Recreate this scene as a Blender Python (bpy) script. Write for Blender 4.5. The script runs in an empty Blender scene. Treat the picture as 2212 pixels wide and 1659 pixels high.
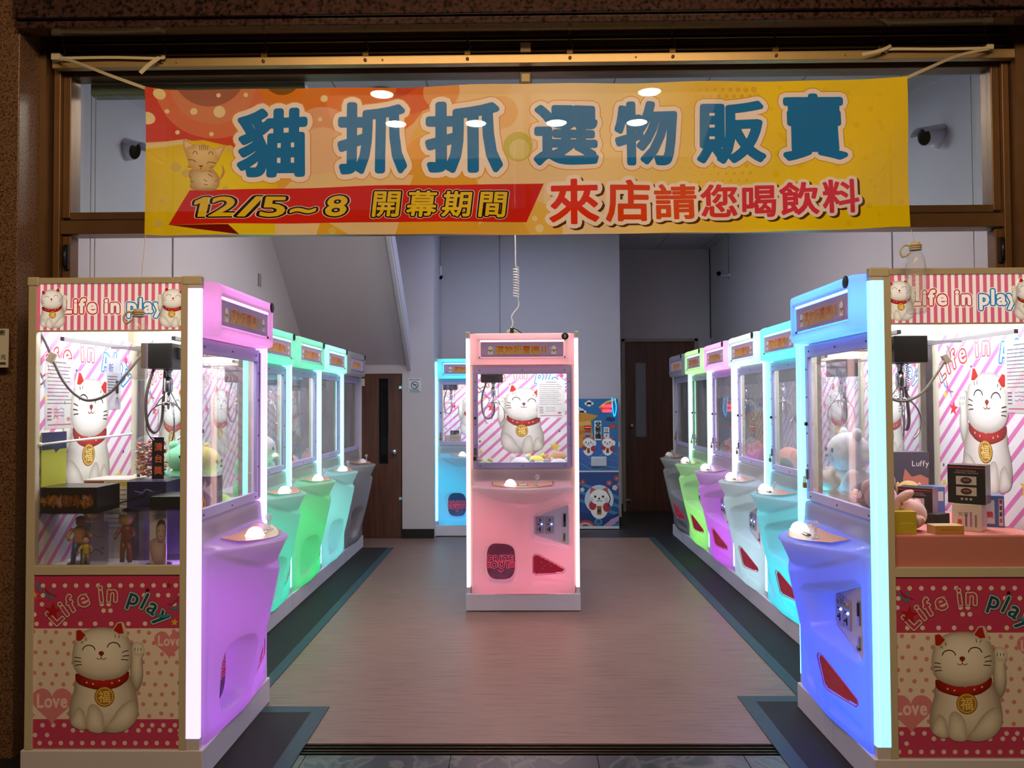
import bpy, bmesh, math, random
import numpy as np
from mathutils import Vector, Matrix, geometry
PI = math.pi
C = bpy.context.scene.collection
sc = bpy.context.scene
R = math.radians
# ------------------------------------------------------------------ camera, world, exposure, large lights
W_, H_, FPX = 2212.0, 1659.0, 1660.0
cam_d = bpy.data.cameras.new('camera')
cam_d.sensor_width = 36.0
cam_d.lens = FPX / W_ * 36.0
cam_d.clip_start = 0.05
cam = bpy.data.objects.new('camera', cam_d)
C.objects.link(cam)
CAM_M = Matrix.Translation((0, 0, 1.45)) @ Matrix.Rotation(R(0.76), 4, 'Z') @ Matrix.Rotation(R(90 + 1.42), 4, 'X') @ Matrix.Rotation(R(-0.3), 4, 'Z')
cam.matrix_world = CAM_M
sc.camera = cam
sc.view_settings.view_transform = 'Standard'
sc.view_settings.look = 'None'
sc.view_settings.gamma = 1.0
sc.view_settings.use_curve_mapping = False
sc.view_settings.exposure = 0.0
cy = sc.cycles
cy.use_denoising = True
cy.max_bounces = 8
cy.diffuse_bounces = 3
cy.glossy_bounces = 4
cy.transmission_bounces = 6
cy.transparent_max_bounces = 24
cy.sample_clamp_indirect = 6.0
cy.use_adaptive_sampling = True
cy.adaptive_threshold = 0.03
cy.caustics_reflective = False
cy.caustics_refractive = False
world = bpy.data.worlds.new('night')
sc.world = world
world.use_nodes = True
world.node_tree.nodes['Background'].inputs[0].default_value = (0.9, 0.6, 0.4, 1)
world.node_tree.nodes['Background'].inputs[1].default_value = 0.035

def add_light(name, kind, loc, energy, color, size=0.1, size_y=None, rot=(0, 0, 0), parent=None, spread=None):
    d = bpy.data.lights.new(name, kind)
    d.energy = energy
    d.color = color
    if kind == 'AREA':
        d.shape = 'RECTANGLE' if size_y else 'DISK'
        d.size = size
        if size_y: d.size_y = size_y
        if spread: d.spread = spread
    elif kind in ('POINT', 'SPOT'):
        d.shadow_soft_size = size
    o = bpy.data.objects.new(name, d)
    C.objects.link(o)
    if parent: o.parent = parent
    o.location = loc
    o.rotation_euler = rot
    return o

# warm area light added out of view over the walkway to light the shop front
add_light('walkway_fill', 'AREA', (0, 0.3, 3.80), 98, (1.0, 0.68, 0.36), 3.2, 0.7, rot=(R(28), 0, 0))

def unproj(px, py, D):
    """world point on the vertical plane Y = D seen at pixel px, py of the 2212x1659 frame"""
    v = CAM_M.to_3x3() @ Vector(((px - W_ / 2) / FPX, -(py - H_ / 2) / FPX, -1))
    return Vector((0, 0, 1.45)) + v * (D / v.y)

def unproj_x(px, py, X):
    v = CAM_M.to_3x3() @ Vector(((px - W_ / 2) / FPX, -(py - H_ / 2) / FPX, -1))
    return Vector((0, 0, 1.45)) + v * (X / v.x)

# ------------------------------------------------------------------ materials
def srgb(c):
    if isinstance(c, str):
        c = [int(c[i:i + 2], 16) / 255 for i in (0, 2, 4)]
    return tuple((x / 12.92 if x <= 0.04045 else ((x + 0.055) / 1.055) ** 2.4) for x in c)

MATS = {}
def mat(name, col=(0.8, 0.8, 0.8), rough=0.5, metal=0.0, emis=None, estr=0.0, coat=0.0, noise=0.0, nscale=20.0, bump=0.0, bscale=200.0, spec=0.5, trans=0.0, sheen=0.0):
    if name in MATS: return MATS[name]
    if isinstance(col, str): col = srgb(col)
    m = bpy.data.materials.new(name)
    m.use_nodes = True
    nt = m.node_tree
    b = nt.nodes['Principled BSDF']
    b.inputs['Base Color'].default_value = (*col, 1)
    b.inputs['Roughness'].default_value = rough
    b.inputs['Metallic'].default_value = metal
    b.inputs['Specular IOR Level'].default_value = spec
    b.inputs['Coat Weight'].default_value = coat
    b.inputs['Transmission Weight'].default_value = trans
    b.inputs['Sheen Weight'].default_value = sheen
    if emis is not None:
        b.inputs['Emission Color'].default_value = (*(srgb(emis) if isinstance(emis, str) else emis), 1)
        b.inputs['Emission Strength'].default_value = estr
    if noise or bump:
        tc = nt.nodes.new('ShaderNodeTexCoord')
    if noise:
        n = nt.nodes.new('ShaderNodeTexNoise'); n.inputs['Scale'].default_value = nscale; n.inputs['Detail'].default_value = 5
        nt.links.new(tc.outputs['Object'], n.inputs['Vector'])
        mx = nt.nodes.new('ShaderNodeMix'); mx.data_type = 'RGBA'
        mx.inputs[6].default_value = (*[c * (1 - noise) for c in col], 1)
        mx.inputs[7].default_value = (*[min(1, c * (1 + noise)) for c in col], 1)
        nt.links.new(n.outputs['Fac'], mx.inputs[0])
        nt.links.new(mx.outputs[2], b.inputs['Base Color'])
    if bump:
        n2 = nt.nodes.new('ShaderNodeTexNoise'); n2.inputs['Scale'].default_value = bscale
        nt.links.new(tc.outputs['Object'], n2.inputs['Vector'])
        bp = nt.nodes.new('ShaderNodeBump'); bp.inputs['Strength'].default_value = bump; bp.inputs['Distance'].default_value = 0.002
        nt.links.new(n2.outputs['Fac'], bp.inputs['Height'])
        nt.links.new(bp.outputs['Normal'], b.inputs['Normal'])
    MATS[name] = m
    return m

def nodes_mat(name):
    m = bpy.data.materials.new(name); m.use_nodes = True
    nt = m.node_tree
    for n in list(nt.nodes): nt.nodes.remove(n)
    out = nt.nodes.new('ShaderNodeOutputMaterial')
    MATS[name] = m
    return m, nt, out

def print_mat(name, rough=0.45, trans=0.0, glow=0.0, attr='Col', clear=0.0, spec=0.5):
    """ink printed on a flat sheet: colours come from the drawing's own shapes"""
    if name in MATS: return MATS[name]
    m, nt, out = nodes_mat(name)
    a = nt.nodes.new('ShaderNodeAttribute'); a.attribute_name = attr
    b = nt.nodes.new('ShaderNodeBsdfPrincipled'); b.inputs['Roughness'].default_value = rough; b.inputs['Specular IOR Level'].default_value = spec
    nt.links.new(a.outputs['Color'], b.inputs['Base Color'])
    if glow:
        nt.links.new(a.outputs['Color'], b.inputs['Emission Color']); b.inputs['Emission Strength'].default_value = glow
    last = b.outputs[0]
    if trans:
        t = nt.nodes.new('ShaderNodeBsdfTranslucent'); nt.links.new(a.outputs['Color'], t.inputs['Color'])
        mx = nt.nodes.new('ShaderNodeMixShader'); mx.inputs[0].default_value = trans
        nt.links.new(last, mx.inputs[1]); nt.links.new(t.outputs[0], mx.inputs[2]); last = mx.outputs[0]
    if clear:
        t = nt.nodes.new('ShaderNodeBsdfTransparent')
        mx = nt.nodes.new('ShaderNodeMixShader'); mx.inputs[0].default_value = clear
        nt.links.new(last, mx.inputs[1]); nt.links.new(t.outputs[0], mx.inputs[2]); last = mx.outputs[0]
    nt.links.new(last, out.inputs[0])
    return m

def glass_mat(name, tint=(1, 1, 1), haze=0.03, rough=0.02, ior=1.5, hazecol=(0.8, 0.8, 0.85)):
    if name in MATS: return MATS[name]
    m, nt, out = nodes_mat(name)
    t = nt.nodes.new('ShaderNodeBsdfTransparent'); t.inputs[0].default_value = (*tint, 1)
    g = nt.nodes.new('ShaderNodeBsdfGlossy'); g.inputs['Roughness'].default_value = rough
    d = nt.nodes.new('ShaderNodeBsdfDiffuse'); d.inputs[0].default_value = (*hazecol, 1)
    f = nt.nodes.new('ShaderNodeFresnel')
    ge = nt.nodes.new('ShaderNodeNewGeometry'); mr0 = nt.nodes.new('ShaderNodeMapRange'); mr0.inputs[3].default_value = ior; mr0.inputs[4].default_value = 1 / ior
    nt.links.new(ge.outputs['Backfacing'], mr0.inputs[0]); nt.links.new(mr0.outputs[0], f.inputs[0])
    m1 = nt.nodes.new('ShaderNodeMixShader'); nt.links.new(f.outputs[0], m1.inputs[0])
    nt.links.new(t.outputs[0], m1.inputs[1]); nt.links.new(g.outputs[0], m1.inputs[2])
    m2 = nt.nodes.new('ShaderNodeMixShader'); m2.inputs[0].default_value = haze
    if haze > 0.02:
        tc = nt.nodes.new('ShaderNodeTexCoord'); n = nt.nodes.new('ShaderNodeTexNoise'); n.inputs['Scale'].default_value = 6; n.inputs['Detail'].default_value = 6
        nt.links.new(tc.outputs['Object'], n.inputs['Vector'])
        mr = nt.nodes.new('ShaderNodeMapRange'); mr.inputs[1].default_value = 0.35; mr.inputs[2].default_value = 0.7; mr.inputs[3].default_value = haze * 0.4; mr.inputs[4].default_value = haze * 1.6
        nt.links.new(n.outputs['Fac'], mr.inputs[0]); nt.links.new(mr.outputs[0], m2.inputs[0])
    nt.links.new(m1.outputs[0], m2.inputs[1]); nt.links.new(d.outputs[0], m2.inputs[2])
    nt.links.new(m2.outputs[0], out.inputs[0])
    return m

# opal plastic lit from behind by lamps inside the cabinet
def opal_mat(name, trans=0.6, rough=0.22, glow=0.0):
    m, nt, out = nodes_mat(name)
    oi = nt.nodes.new('ShaderNodeObjectInfo')
    d = nt.nodes.new('ShaderNodeBsdfPrincipled'); d.inputs['Base Color'].default_value = (0.42, 0.42, 0.48, 1); d.inputs['Roughness'].default_value = rough
    nt.links.new(oi.outputs['Color'], d.inputs['Emission Color'])
    mu = nt.nodes.new('ShaderNodeMath'); mu.operation = 'MULTIPLY'; mu.inputs[1].default_value = glow
    nt.links.new(oi.outputs['Alpha'], mu.inputs[0]); nt.links.new(mu.outputs[0], d.inputs['Emission Strength'])
    t = nt.nodes.new('ShaderNodeBsdfTranslucent'); t.inputs[0].default_value = (0.9, 0.9, 0.92, 1)
    mx = nt.nodes.new('ShaderNodeMixShader'); mx.inputs[0].default_value = trans
    nt.links.new(d.outputs[0], mx.inputs[1]); nt.links.new(t.outputs[0], mx.inputs[2])
    nt.links.new(mx.outputs[0], out.inputs[0])
    return m

def lamp_mat(name, strength):
    """LED tube: colour is the lamp's own"""
    m, nt, out = nodes_mat(name)
    oi = nt.nodes.new('ShaderNodeObjectInfo')
    e = nt.nodes.new('ShaderNodeEmission')
    mu = nt.nodes.new('ShaderNodeMath'); mu.operation = 'MULTIPLY'; mu.inputs[1].default_value = strength
    nt.links.new(oi.outputs['Color'], e.inputs[0]); nt.links.new(oi.outputs['Alpha'], mu.inputs[0]); nt.links.new(mu.outputs[0], e.inputs[1])
    d = nt.nodes.new('ShaderNodeBsdfDiffuse'); d.inputs[0].default_value = (0.6, 0.6, 0.62, 1)
    ad = nt.nodes.new('ShaderNodeAddShader'); nt.links.new(e.outputs[0], ad.inputs[0]); nt.links.new(d.outputs[0], ad.inputs[1])
    nt.links.new(ad.outputs[0], out.inputs[0])
    return m

# ------------------------------------------------------------------ mesh builders
class MB:
    def __init__(s): s.v = []; s.f = []; s.m = []; s.sm = []
    def add(s, v, f, mi=0, smooth=False):
        n = len(s.v); s.v += [tuple(p) for p in v]
        for q in f: s.f.append([i + n for i in q]); s.m.append(mi); s.sm.append(smooth)
        return s
    def box(s, x0, x1, y0, y1, z0, z1, mi=0, b=0.0, M=None):
        if x0 > x1: x0, x1 = x1, x0
        if y0 > y1: y0, y1 = y1, y0
        if z0 > z1: z0, z1 = z1, z0
        b = min(b, (x1 - x0) * .45, (y1 - y0) * .45, (z1 - z0) * .45)
        if b <= 0:
            v = [(x, y, z) for z in (z0, z1) for y in (y0, y1) for x in (x0, x1)]
            f = [(0, 2, 3, 1), (4, 5, 7, 6), (0, 1, 5, 4), (2, 6, 7, 3), (0, 4, 6, 2), (1, 3, 7, 5)]
        else:
            bm = bmesh.new(); bmesh.ops.create_cube(bm, size=1.0)
            for q in bm.verts: q.co = Vector(((x0 + x1) / 2 + q.co.x * (x1 - x0), (y0 + y1) / 2 + q.co.y * (y1 - y0), (z0 + z1) / 2 + q.co.z * (z1 - z0)))
            bmesh.ops.bevel(bm, geom=bm.edges[:], offset=b, segments=2, profile=0.5, affect='EDGES')
            bm.verts.index_update()
            v = [tuple(q.co) for q in bm.verts]; f = [[q.index for q in p.verts] for p in bm.faces]; bm.free()
        if M is not None: v = [tuple(M @ Vector(p)) for p in v]
        return s.add(v, f, mi, False)
    def tube(s, pts, r, n=10, mi=0, caps=True, closed=False):
        pts = [Vector(p) for p in pts]; N = len(pts)
        rr = r if hasattr(r, '__len__') else [r] * N
        v = []; prev = None
        for i, p in enumerate(pts):
            a = pts[(i - 1) % N] if (closed or i > 0) else p; c = pts[(i + 1) % N] if (closed or i < N - 1) else p
            t = (c - a).normalized() if (c - a).length > 1e-9 else Vector((0, 0, 1))
            if prev is None: u = t.orthogonal().normalized()
            else:
                u = prev - t * prev.dot(t)
                u = u.normalized() if u.length > 1e-6 else t.orthogonal().normalized()
            prev = u; w = t.cross(u)
            for k in range(n):
                q = 2 * PI * k / n; v.append(p + (u * math.cos(q) + w * math.sin(q)) * rr[i])
        f = []
        for i in range(N if closed else N - 1):
            j = (i + 1) % N
            for k in range(n): f.append((i * n + k, i * n + (k + 1) % n, j * n + (k + 1) % n, j * n + k))
        if caps and not closed: f.append(tuple(range(n))[::-1]); f.append(tuple((N - 1) * n + k for k in range(n)))
        return s.add(v, f, mi, True)
    def lathe(s, prof, n=20, M=None, mi=0):
        """prof: (r, z) pairs from bottom to top"""
        v = []; f = []
        for r, z in prof:
            for k in range(n): v.append((r * math.cos(2 * PI * k / n), r * math.sin(2 * PI * k / n), z))
        for i in range(len(prof) - 1):
            for k in range(n): f.append((i * n + k, i * n + (k + 1) % n, (i + 1) * n + (k + 1) % n, (i + 1) * n + k))
        if prof[0][0] > 1e-5: f.append(tuple(range(n))[::-1])
        if prof[-1][0] > 1e-5: f.append(tuple((len(prof) - 1) * n + k for k in range(n)))
        if M is not None: v = [tuple(M @ Vector(p)) for p in v]
        return s.add(v, f, mi, True)
    def ball(s, c, r, M=None, mi=0, n=20, m=12):
        r = r if hasattr(r, '__len__') else (r, r, r)
        v = [(0, 0, -1)]; f = []
        for i in range(1, m):
            a = -PI / 2 + PI * i / m
            for k in range(n): v.append((math.cos(a) * math.cos(2 * PI * k / n), math.cos(a) * math.sin(2 * PI * k / n), math.sin(a)))
        v.append((0, 0, 1)); L = len(v) - 1
        for k in range(n):
            f.append((0, 1 + (k + 1) % n, 1 + k)); f.append((L, 1 + (m - 2) * n + k, 1 + (m - 2) * n + (k + 1) % n))
            for i in range(m - 2): f.append((1 + i * n + k, 1 + i * n + (k + 1) % n, 1 + (i + 1) * n + (k + 1) % n, 1 + (i + 1) * n + k))
        MM = Matrix.Translation(c) @ (M if M is not None else Matrix.Identity(4)) @ Matrix.Diagonal((*r, 1))
        return s.add([tuple(MM @ Vector(p)) for p in v], f, mi, True)
    def prism(s, pts, y0, y1, mi=0, axis='y'):
        """outline pts (a, b) extruded along an axis"""
        n = len(pts)
        if axis == 'y': v = [(a, y0, b) for a, b in pts] + [(a, y1, b) for a, b in pts]
        elif axis == 'x': v = [(y0, a, b) for a, b in pts] + [(y1, a, b) for a, b in pts]
        else: v = [(a, b, y0) for a, b in pts] + [(a, b, y1) for a, b in pts]
        f = [tuple(range(n)), tuple(range(2 * n - 1, n - 1, -1))] + [(i, i + n, (i + 1) % n + n, (i + 1) % n) for i in range(n)]
        return s.add(v, f, mi)
    def mesh(s, name, mats):
        me = bpy.data.meshes.new(name); me.from_pydata(s.v, [], s.f)
        for q in (mats if isinstance(mats, (list, tuple)) else [mats]): me.materials.append(q)
        me.polygons.foreach_set('material_index', s.m); me.polygons.foreach_set('use_smooth', s.sm)
        bm = bmesh.new(); bm.from_mesh(me); bmesh.ops.recalc_face_normals(bm, faces=bm.faces); bm.to_mesh(me); bm.free()
        me.update(); return me
    def build(s, name, mats, parent=None, loc=(0, 0, 0), rot=(0, 0, 0)):
        return link(name, s.mesh(name, mats), parent, loc, rot)

def link(name, me, parent=None, loc=(0, 0, 0), rot=(0, 0, 0), color=None):
    o = bpy.data.objects.new(name, me); C.objects.link(o)
    if parent: o.parent = parent
    o.location = loc; o.rotation_euler = rot
    if color: o.color = color
    return o
def tag(o, label, cat, group=None):
    o['label'] = label; o['category'] = cat
    if group: o['group'] = group
    return o
def thing(name, label, cat, loc=(0, 0, 0), rz=0, group=None):
    o = bpy.data.objects.new(name, None); C.objects.link(o); o.empty_display_size = 0.1
    o.location = loc; o.rotation_euler = (0, 0, rz)
    return tag(o, label, cat, group)
def struct(o): o['kind'] = 'structure'; return o

def catmull(pts, n=8, closed=False):
    P = [Vector(p) for p in pts]; N = len(P); out = []
    for i in range(N if closed else N - 1):
        p0 = P[(i - 1) % N] if (closed or i > 0) else P[0] * 2 - P[1]; p1 = P[i]; p2 = P[(i + 1) % N]
        p3 = P[(i + 2) % N] if (closed or i < N - 2) else P[-1] * 2 - P[-2]
        for k in range(n):
            t = k / n
            out.append(0.5 * ((2 * p1) + (p2 - p0) * t + (2 * p0 - 5 * p1 + 4 * p2 - p3) * t * t + (3 * p1 - p0 - 3 * p2 + p3) * t ** 3))
    if not closed: out.append(P[-1])
    return out

def flatten(V, F, K, items):
    """overlapping coloured shapes -> one flat layer of triangles with a colour per corner"""
    verts = []; edges = []; segs = []
    for n, nv, fi, nf in items:
        cnt = {}
        for f in F[fi:fi + nf]:
            for i in range(len(f)):
                e = (min(f[i], f[(i + 1) % len(f)]), max(f[i], f[(i + 1) % len(f)])); cnt[e] = cnt.get(e, 0) + 1
        be = [e for e in cnt if cnt[e] % 2 == 1]
        sg = np.array([(V[a][0], V[a][1], V[b][0], V[b][1]) for a, b in be]).reshape(-1, 4); segs.append(sg)
        for x0, y0, x1, y1 in sg:
            i = len(verts); verts += [Vector((x0, y0)), Vector((x1, y1))]; edges.append((i, i + 1))
    res = geometry.delaunay_2d_cdt(verts, edges, [], 0, 1e-3)
    P = np.array([(p.x, p.y) for p in res[0]]); T = np.array([tuple(f) for f in res[2]])
    ar = np.abs(np.cross(P[T[:, 1]] - P[T[:, 0]], P[T[:, 2]] - P[T[:, 0]])); T = T[ar > 1e-4]
    c = P[T].mean(1); top = np.full(len(T), -1)
    for k in range(len(items) - 1, -1, -1):
        sg = segs[k]
        if not len(sg): continue
        bb = (sg[:, [0, 2]].min(), sg[:, [0, 2]].max(), sg[:, [1, 3]].min(), sg[:, [1, 3]].max())
        cand = np.where((top < 0) & (c[:, 0] > bb[0]) & (c[:, 0] < bb[1]) & (c[:, 1] > bb[2]) & (c[:, 1] < bb[3]))[0]
        for j in range(0, len(cand), 4000):
            ii = cand[j:j + 4000]; x = c[ii, 0][:, None]; y = c[ii, 1][:, None]
            cr = ((sg[:, 1] > y) != (sg[:, 3] > y)) & (x < (sg[:, 2] - sg[:, 0]) * (y - sg[:, 1]) / (sg[:, 3] - sg[:, 1] + 1e-12) + sg[:, 0])
            top[ii[cr.sum(1) % 2 == 1]] = k
    keep = top >= 0; T = T[keep]; top = top[keep]
    Kc = np.zeros((len(T), 3, 3))
    for k, (n, nv, fi, nf) in enumerate(items):
        ii = np.where(top == k)[0]
        if not len(ii): continue
        kk = np.array(K[n:n + nv]); vv = np.array([(v[0], v[1]) for v in V[n:n + nv]])
        if np.ptp(kk, axis=0).max() < 1e-6: Kc[ii] = kk[0]
        else:
            q = P[T[ii]].reshape(-1, 2)
            for j in range(0, len(q), 3000):
                d = ((q[j:j + 3000, None, :] - vv[None]) ** 2).sum(2) + .5; w = 1 / d ** 2
                col = (w[:, :, None] * kk[None]).sum(1) / w.sum(1)[:, None]
                fl = Kc[ii].reshape(-1, 3); fl[j:j + 3000] = col; Kc[ii] = fl.reshape(-1, 3, 3)
    return P, T, Kc

# ------------------------------------------------------------------ drawing of prints as flat coloured shapes
GL = {'1': ([(.30, .68), (.20, .68), (.05, .55), (.05, .44), (.17, .53), (.17, 0), (.30, 0)], [(0, 1, 4), (1, 2, 3), (1, 3, 4), (0, 4, 5), (0, 5, 6)], [(0, 1), (1, 2), (2, 3), (3, 4), (4, 5), (5, 6), (6, 0)], .38)}
def glyph(ch):
    if ch in GL: return GL[ch]
    cu = bpy.data.curves.new('t', 'FONT'); cu.body = ch; cu.size = 1; cu.resolution_u = 3
    o = bpy.data.objects.new('t', cu); C.objects.link(o)
    dg = bpy.context.evaluated_depsgraph_get(); dg.update()
    me = bpy.data.meshes.new_from_object(o.evaluated_get(dg))
    cnt = {}
    for p in me.polygons:
        for e in p.edge_keys: cnt[e] = cnt.get(e, 0) + 1
    V = [(v.co.x, v.co.y) for v in me.vertices]
    adv = 1.0 if ord(ch) > 0x2000 else (max([v[0] for v in V] + [0.2]) + 0.06)
    GL[ch] = (V, [tuple(p.vertices) for p in me.polygons], [e for e in cnt if cnt[e] == 1], adv)
    bpy.data.objects.remove(o); bpy.data.curves.remove(cu); bpy.data.meshes.remove(me)
    return GL[ch]
SG = {}
def stroked(V, F, B, r, key=None, n=8):
    k = (key, round(r, 5))
    if key is not None and k in SG: return SG[k]
    verts = [Vector(p) for p in V]; faces = []
    for f in F:
        ar = sum(V[f[i]][0] * V[f[(i + 1) % len(f)]][1] - V[f[(i + 1) % len(f)]][0] * V[f[i]][1] for i in range(len(f)))
        if abs(ar) > 2e-6: faces.append(list(f) if ar > 0 else list(f)[::-1])
    for a, b in B:
        A, Q = Vector(V[a]), Vector(V[b]); d = Q - A
        if d.length < 1e-7: continue
        ang = math.atan2(d.y, d.x); i0 = len(verts)
        for c0, off in ((A, PI / 2), (Q, -PI / 2)):
            for j in range(n // 2 + 1):
                t = ang + off + PI * j / (n // 2); verts.append(c0 + Vector((math.cos(t), math.sin(t))) * r)
        faces.append(list(range(i0, len(verts))))
    res = geometry.delaunay_2d_cdt(verts, [], faces, 0, 1e-5)
    out = ([(p.x, p.y) for p in res[0]], [tuple(f) for f, o in zip(res[2], res[5]) if o])
    if key is not None: SG[k] = out
    return out

class Cv:
    """a printed sheet; u to the right, v up; later shapes lie over earlier ones"""
    EPS = 0.00007
    def __init__(s, ox=0, oy=0, sc_=1.0, clip=None): s.V = []; s.F = []; s.K = []; s.o = (ox, oy, sc_); s.L = 0; s.clip = clip; s.items = []
    def T(s, p): return (s.o[0] + p[0] * s.o[2], s.o[1] + p[1] * s.o[2])
    def raw(s, pts, faces, cols, L=None):
        L = s.L if L is None else L
        n = len(s.V); s.items.append((n, len(pts), len(s.F), len(faces)))
        for p in pts:
            q = s.T(p)
            if s.clip: q = (min(max(q[0], s.clip[0]), s.clip[1]), min(max(q[1], s.clip[2]), s.clip[3]))
            s.V.append((q[0], q[1], L))
        s.K += cols
        s.F += [tuple(i + n for i in f) for f in faces]
    def poly(s, pts, col, up=1):
        s.L += up
        pts = [tuple(p[:2]) for p in pts]
        tr = geometry.tessellate_polygon([[Vector((p[0], p[1], 0)) for p in pts]])
        c = srgb(col) if isinstance(col, str) else col
        s.raw(pts, tr, [c] * len(pts))
    def rect(s, x0, x1, y0, y1, col, up=1): s.poly([(x0, y0), (x1, y0), (x1, y1), (x0, y1)], col, up)
    def ell(s, cx, cy_, rx, ry=None, col='ffffff', n=20, up=1, rot=0):
        ry = rx if ry is None else ry
        s.poly([(cx + rx * math.cos(2 * PI * k / n) * math.cos(rot) - ry * math.sin(2 * PI * k / n) * math.sin(rot), cy_ + rx * math.cos(2 * PI * k / n) * math.sin(rot) + ry * math.sin(2 * PI * k / n) * math.cos(rot)) for k in range(n)], col, up)
    def blob(s, pts, edge, mid, cen=None, n=5, up=1, smooth=True, pw=1.0):
        """closed outline shaded from edge colour to middle colour by rings"""
        s.L += up
        if smooth: pts = [(p.x, p.y) for p in catmull([Vector((a, b, 0)) for a, b in pts], 4, True)]
        cx, cy_ = cen if cen else (sum(p[0] for p in pts) / len(pts), sum(p[1] for p in pts) / len(pts))
        e = srgb(edge); m = srgb(mid); N = len(pts); V = []; K = []
        for i in range(n):
            t = i / n; k = 1 - (1 - t) ** 2
            for p in pts: V.append((p[0] + (cx - p[0]) * t, p[1] + (cy_ - p[1]) * t)); K.append(tuple(e[j] + (m[j] - e[j]) * k ** pw for j in range(3)))
        V.append((cx, cy_)); K.append(m); F = []
        for i in range(n - 1):
            for k in range(N): F.append((i * N + k, i * N + (k + 1) % N, (i + 1) * N + (k + 1) % N, (i + 1) * N + k))
        for k in range(N): F.append(((n - 1) * N + k, (n - 1) * N + (k + 1) % N, n * N))
        s.raw(V, F, K)
    def line(s, pts, w, col, up=1, smooth=True, taper=False):
        s.L += up
        P = catmull([Vector((a, b, 0)) for a, b in pts], 5) if (smooth and len(pts) > 2) else [Vector((a, b, 0)) for a, b in pts]
        V = []; N = len(P)
        for i, p in enumerate(P):
            t = (P[min(i + 1, N - 1)] - P[max(i - 1, 0)]).normalized(); nn = Vector((-t.y, t.x, 0))
            ww = w * (1 - abs(2 * i / (N - 1) - 1) ** 2 * .8) if taper else w
            V += [tuple((p + nn * ww / 2)[:2]), tuple((p - nn * ww / 2)[:2])]
        c = srgb(col) if isinstance(col, str) else col
        s.raw(V, [(2 * i, 2 * i + 1, 2 * i + 3, 2 * i + 2) for i in range(N - 1)], [c] * len(V))
    def star(s, x, y, r, col, rot=0.2, inner=.42):
        s.poly([(x + (r if k % 2 == 0 else r * inner) * math.sin(rot + PI * k / 5), y + (r if k % 2 == 0 else r * inner) * math.cos(rot + PI * k / 5)) for k in range(10)], col)
    def text(s, txt, x, y, h, layers, gap=0.0, center=False, arc=None, sx=1.0, shear=0.0, up=True, cell=None):
        """layers: list of (stroke radius in em, colour or list of colours per glyph), widest first; arc=(cx, cy, R, a0) runs along a circle"""
        G = [glyph(c) for c in txt]
        adv = [(cell if cell else g[3]) * sx * h + gap for g in G]
        tot = sum(adv); x0 = x - tot / 2 if center else x
        for rr, col in layers:
            s.L += 1
            xx = x0
            for gi, (ch, g) in enumerate(zip(txt, G)):
                if g[1]:
                    V, F = (g[0], g[1]) if rr == 0 else stroked(g[0], g[1], g[2], rr, ch)
                    c = col[gi] if isinstance(col, list) else col
                    gv = []
                    if isinstance(c, tuple) and isinstance(c[0], str):   # vertical two-tone ink
                        a_, b_ = srgb(c[0]), srgb(c[1])
                        K = [tuple(b_[j] + (a_[j] - b_[j]) * min(1, max(0, (q[1] + .08) / .9)) for j in range(3)) for q in V]
                    else:
                        k_ = srgb(c); K = [k_] * len(V)
                    for q in V:
                        px_ = (q[0] * sx + q[1] * shear) * h; py_ = q[1] * h
                        if arc:
                            acx, acy, Rr, _ = arc
                            ang = -(xx + adv[gi] / 2 - x) / Rr
                            lx = px_ - adv[gi] / 2; ly = py_ + Rr
                            gv.append((acx + lx * math.cos(ang) - ly * math.sin(ang), acy + lx * math.sin(ang) + ly * math.cos(ang)))
                        else: gv.append((xx + px_, y + py_))
                    s.raw(gv, F, K)
                xx += adv[gi]
        return tot
    def mesh(s, name, m, warp=None):
        me = bpy.data.meshes.new(name)
        w = warp or (lambda u, v, d: (u, -d, v))
        me.from_pydata([w(u, v, L * s.EPS) for u, v, L in s.V], [], s.F)
        at = me.color_attributes.new('Col', 'FLOAT_COLOR', 'POINT')
        at.data.foreach_set('color', [x for k in s.K for x in (*k, 1.0)])
        me.materials.append(m); me.update()
        return me
    def build(s, name, m, parent=None, loc=(0, 0, 0), rot=(0, 0, 0), warp=None):
        return link(name, s.mesh(name, m, warp), parent, loc, rot)

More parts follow.
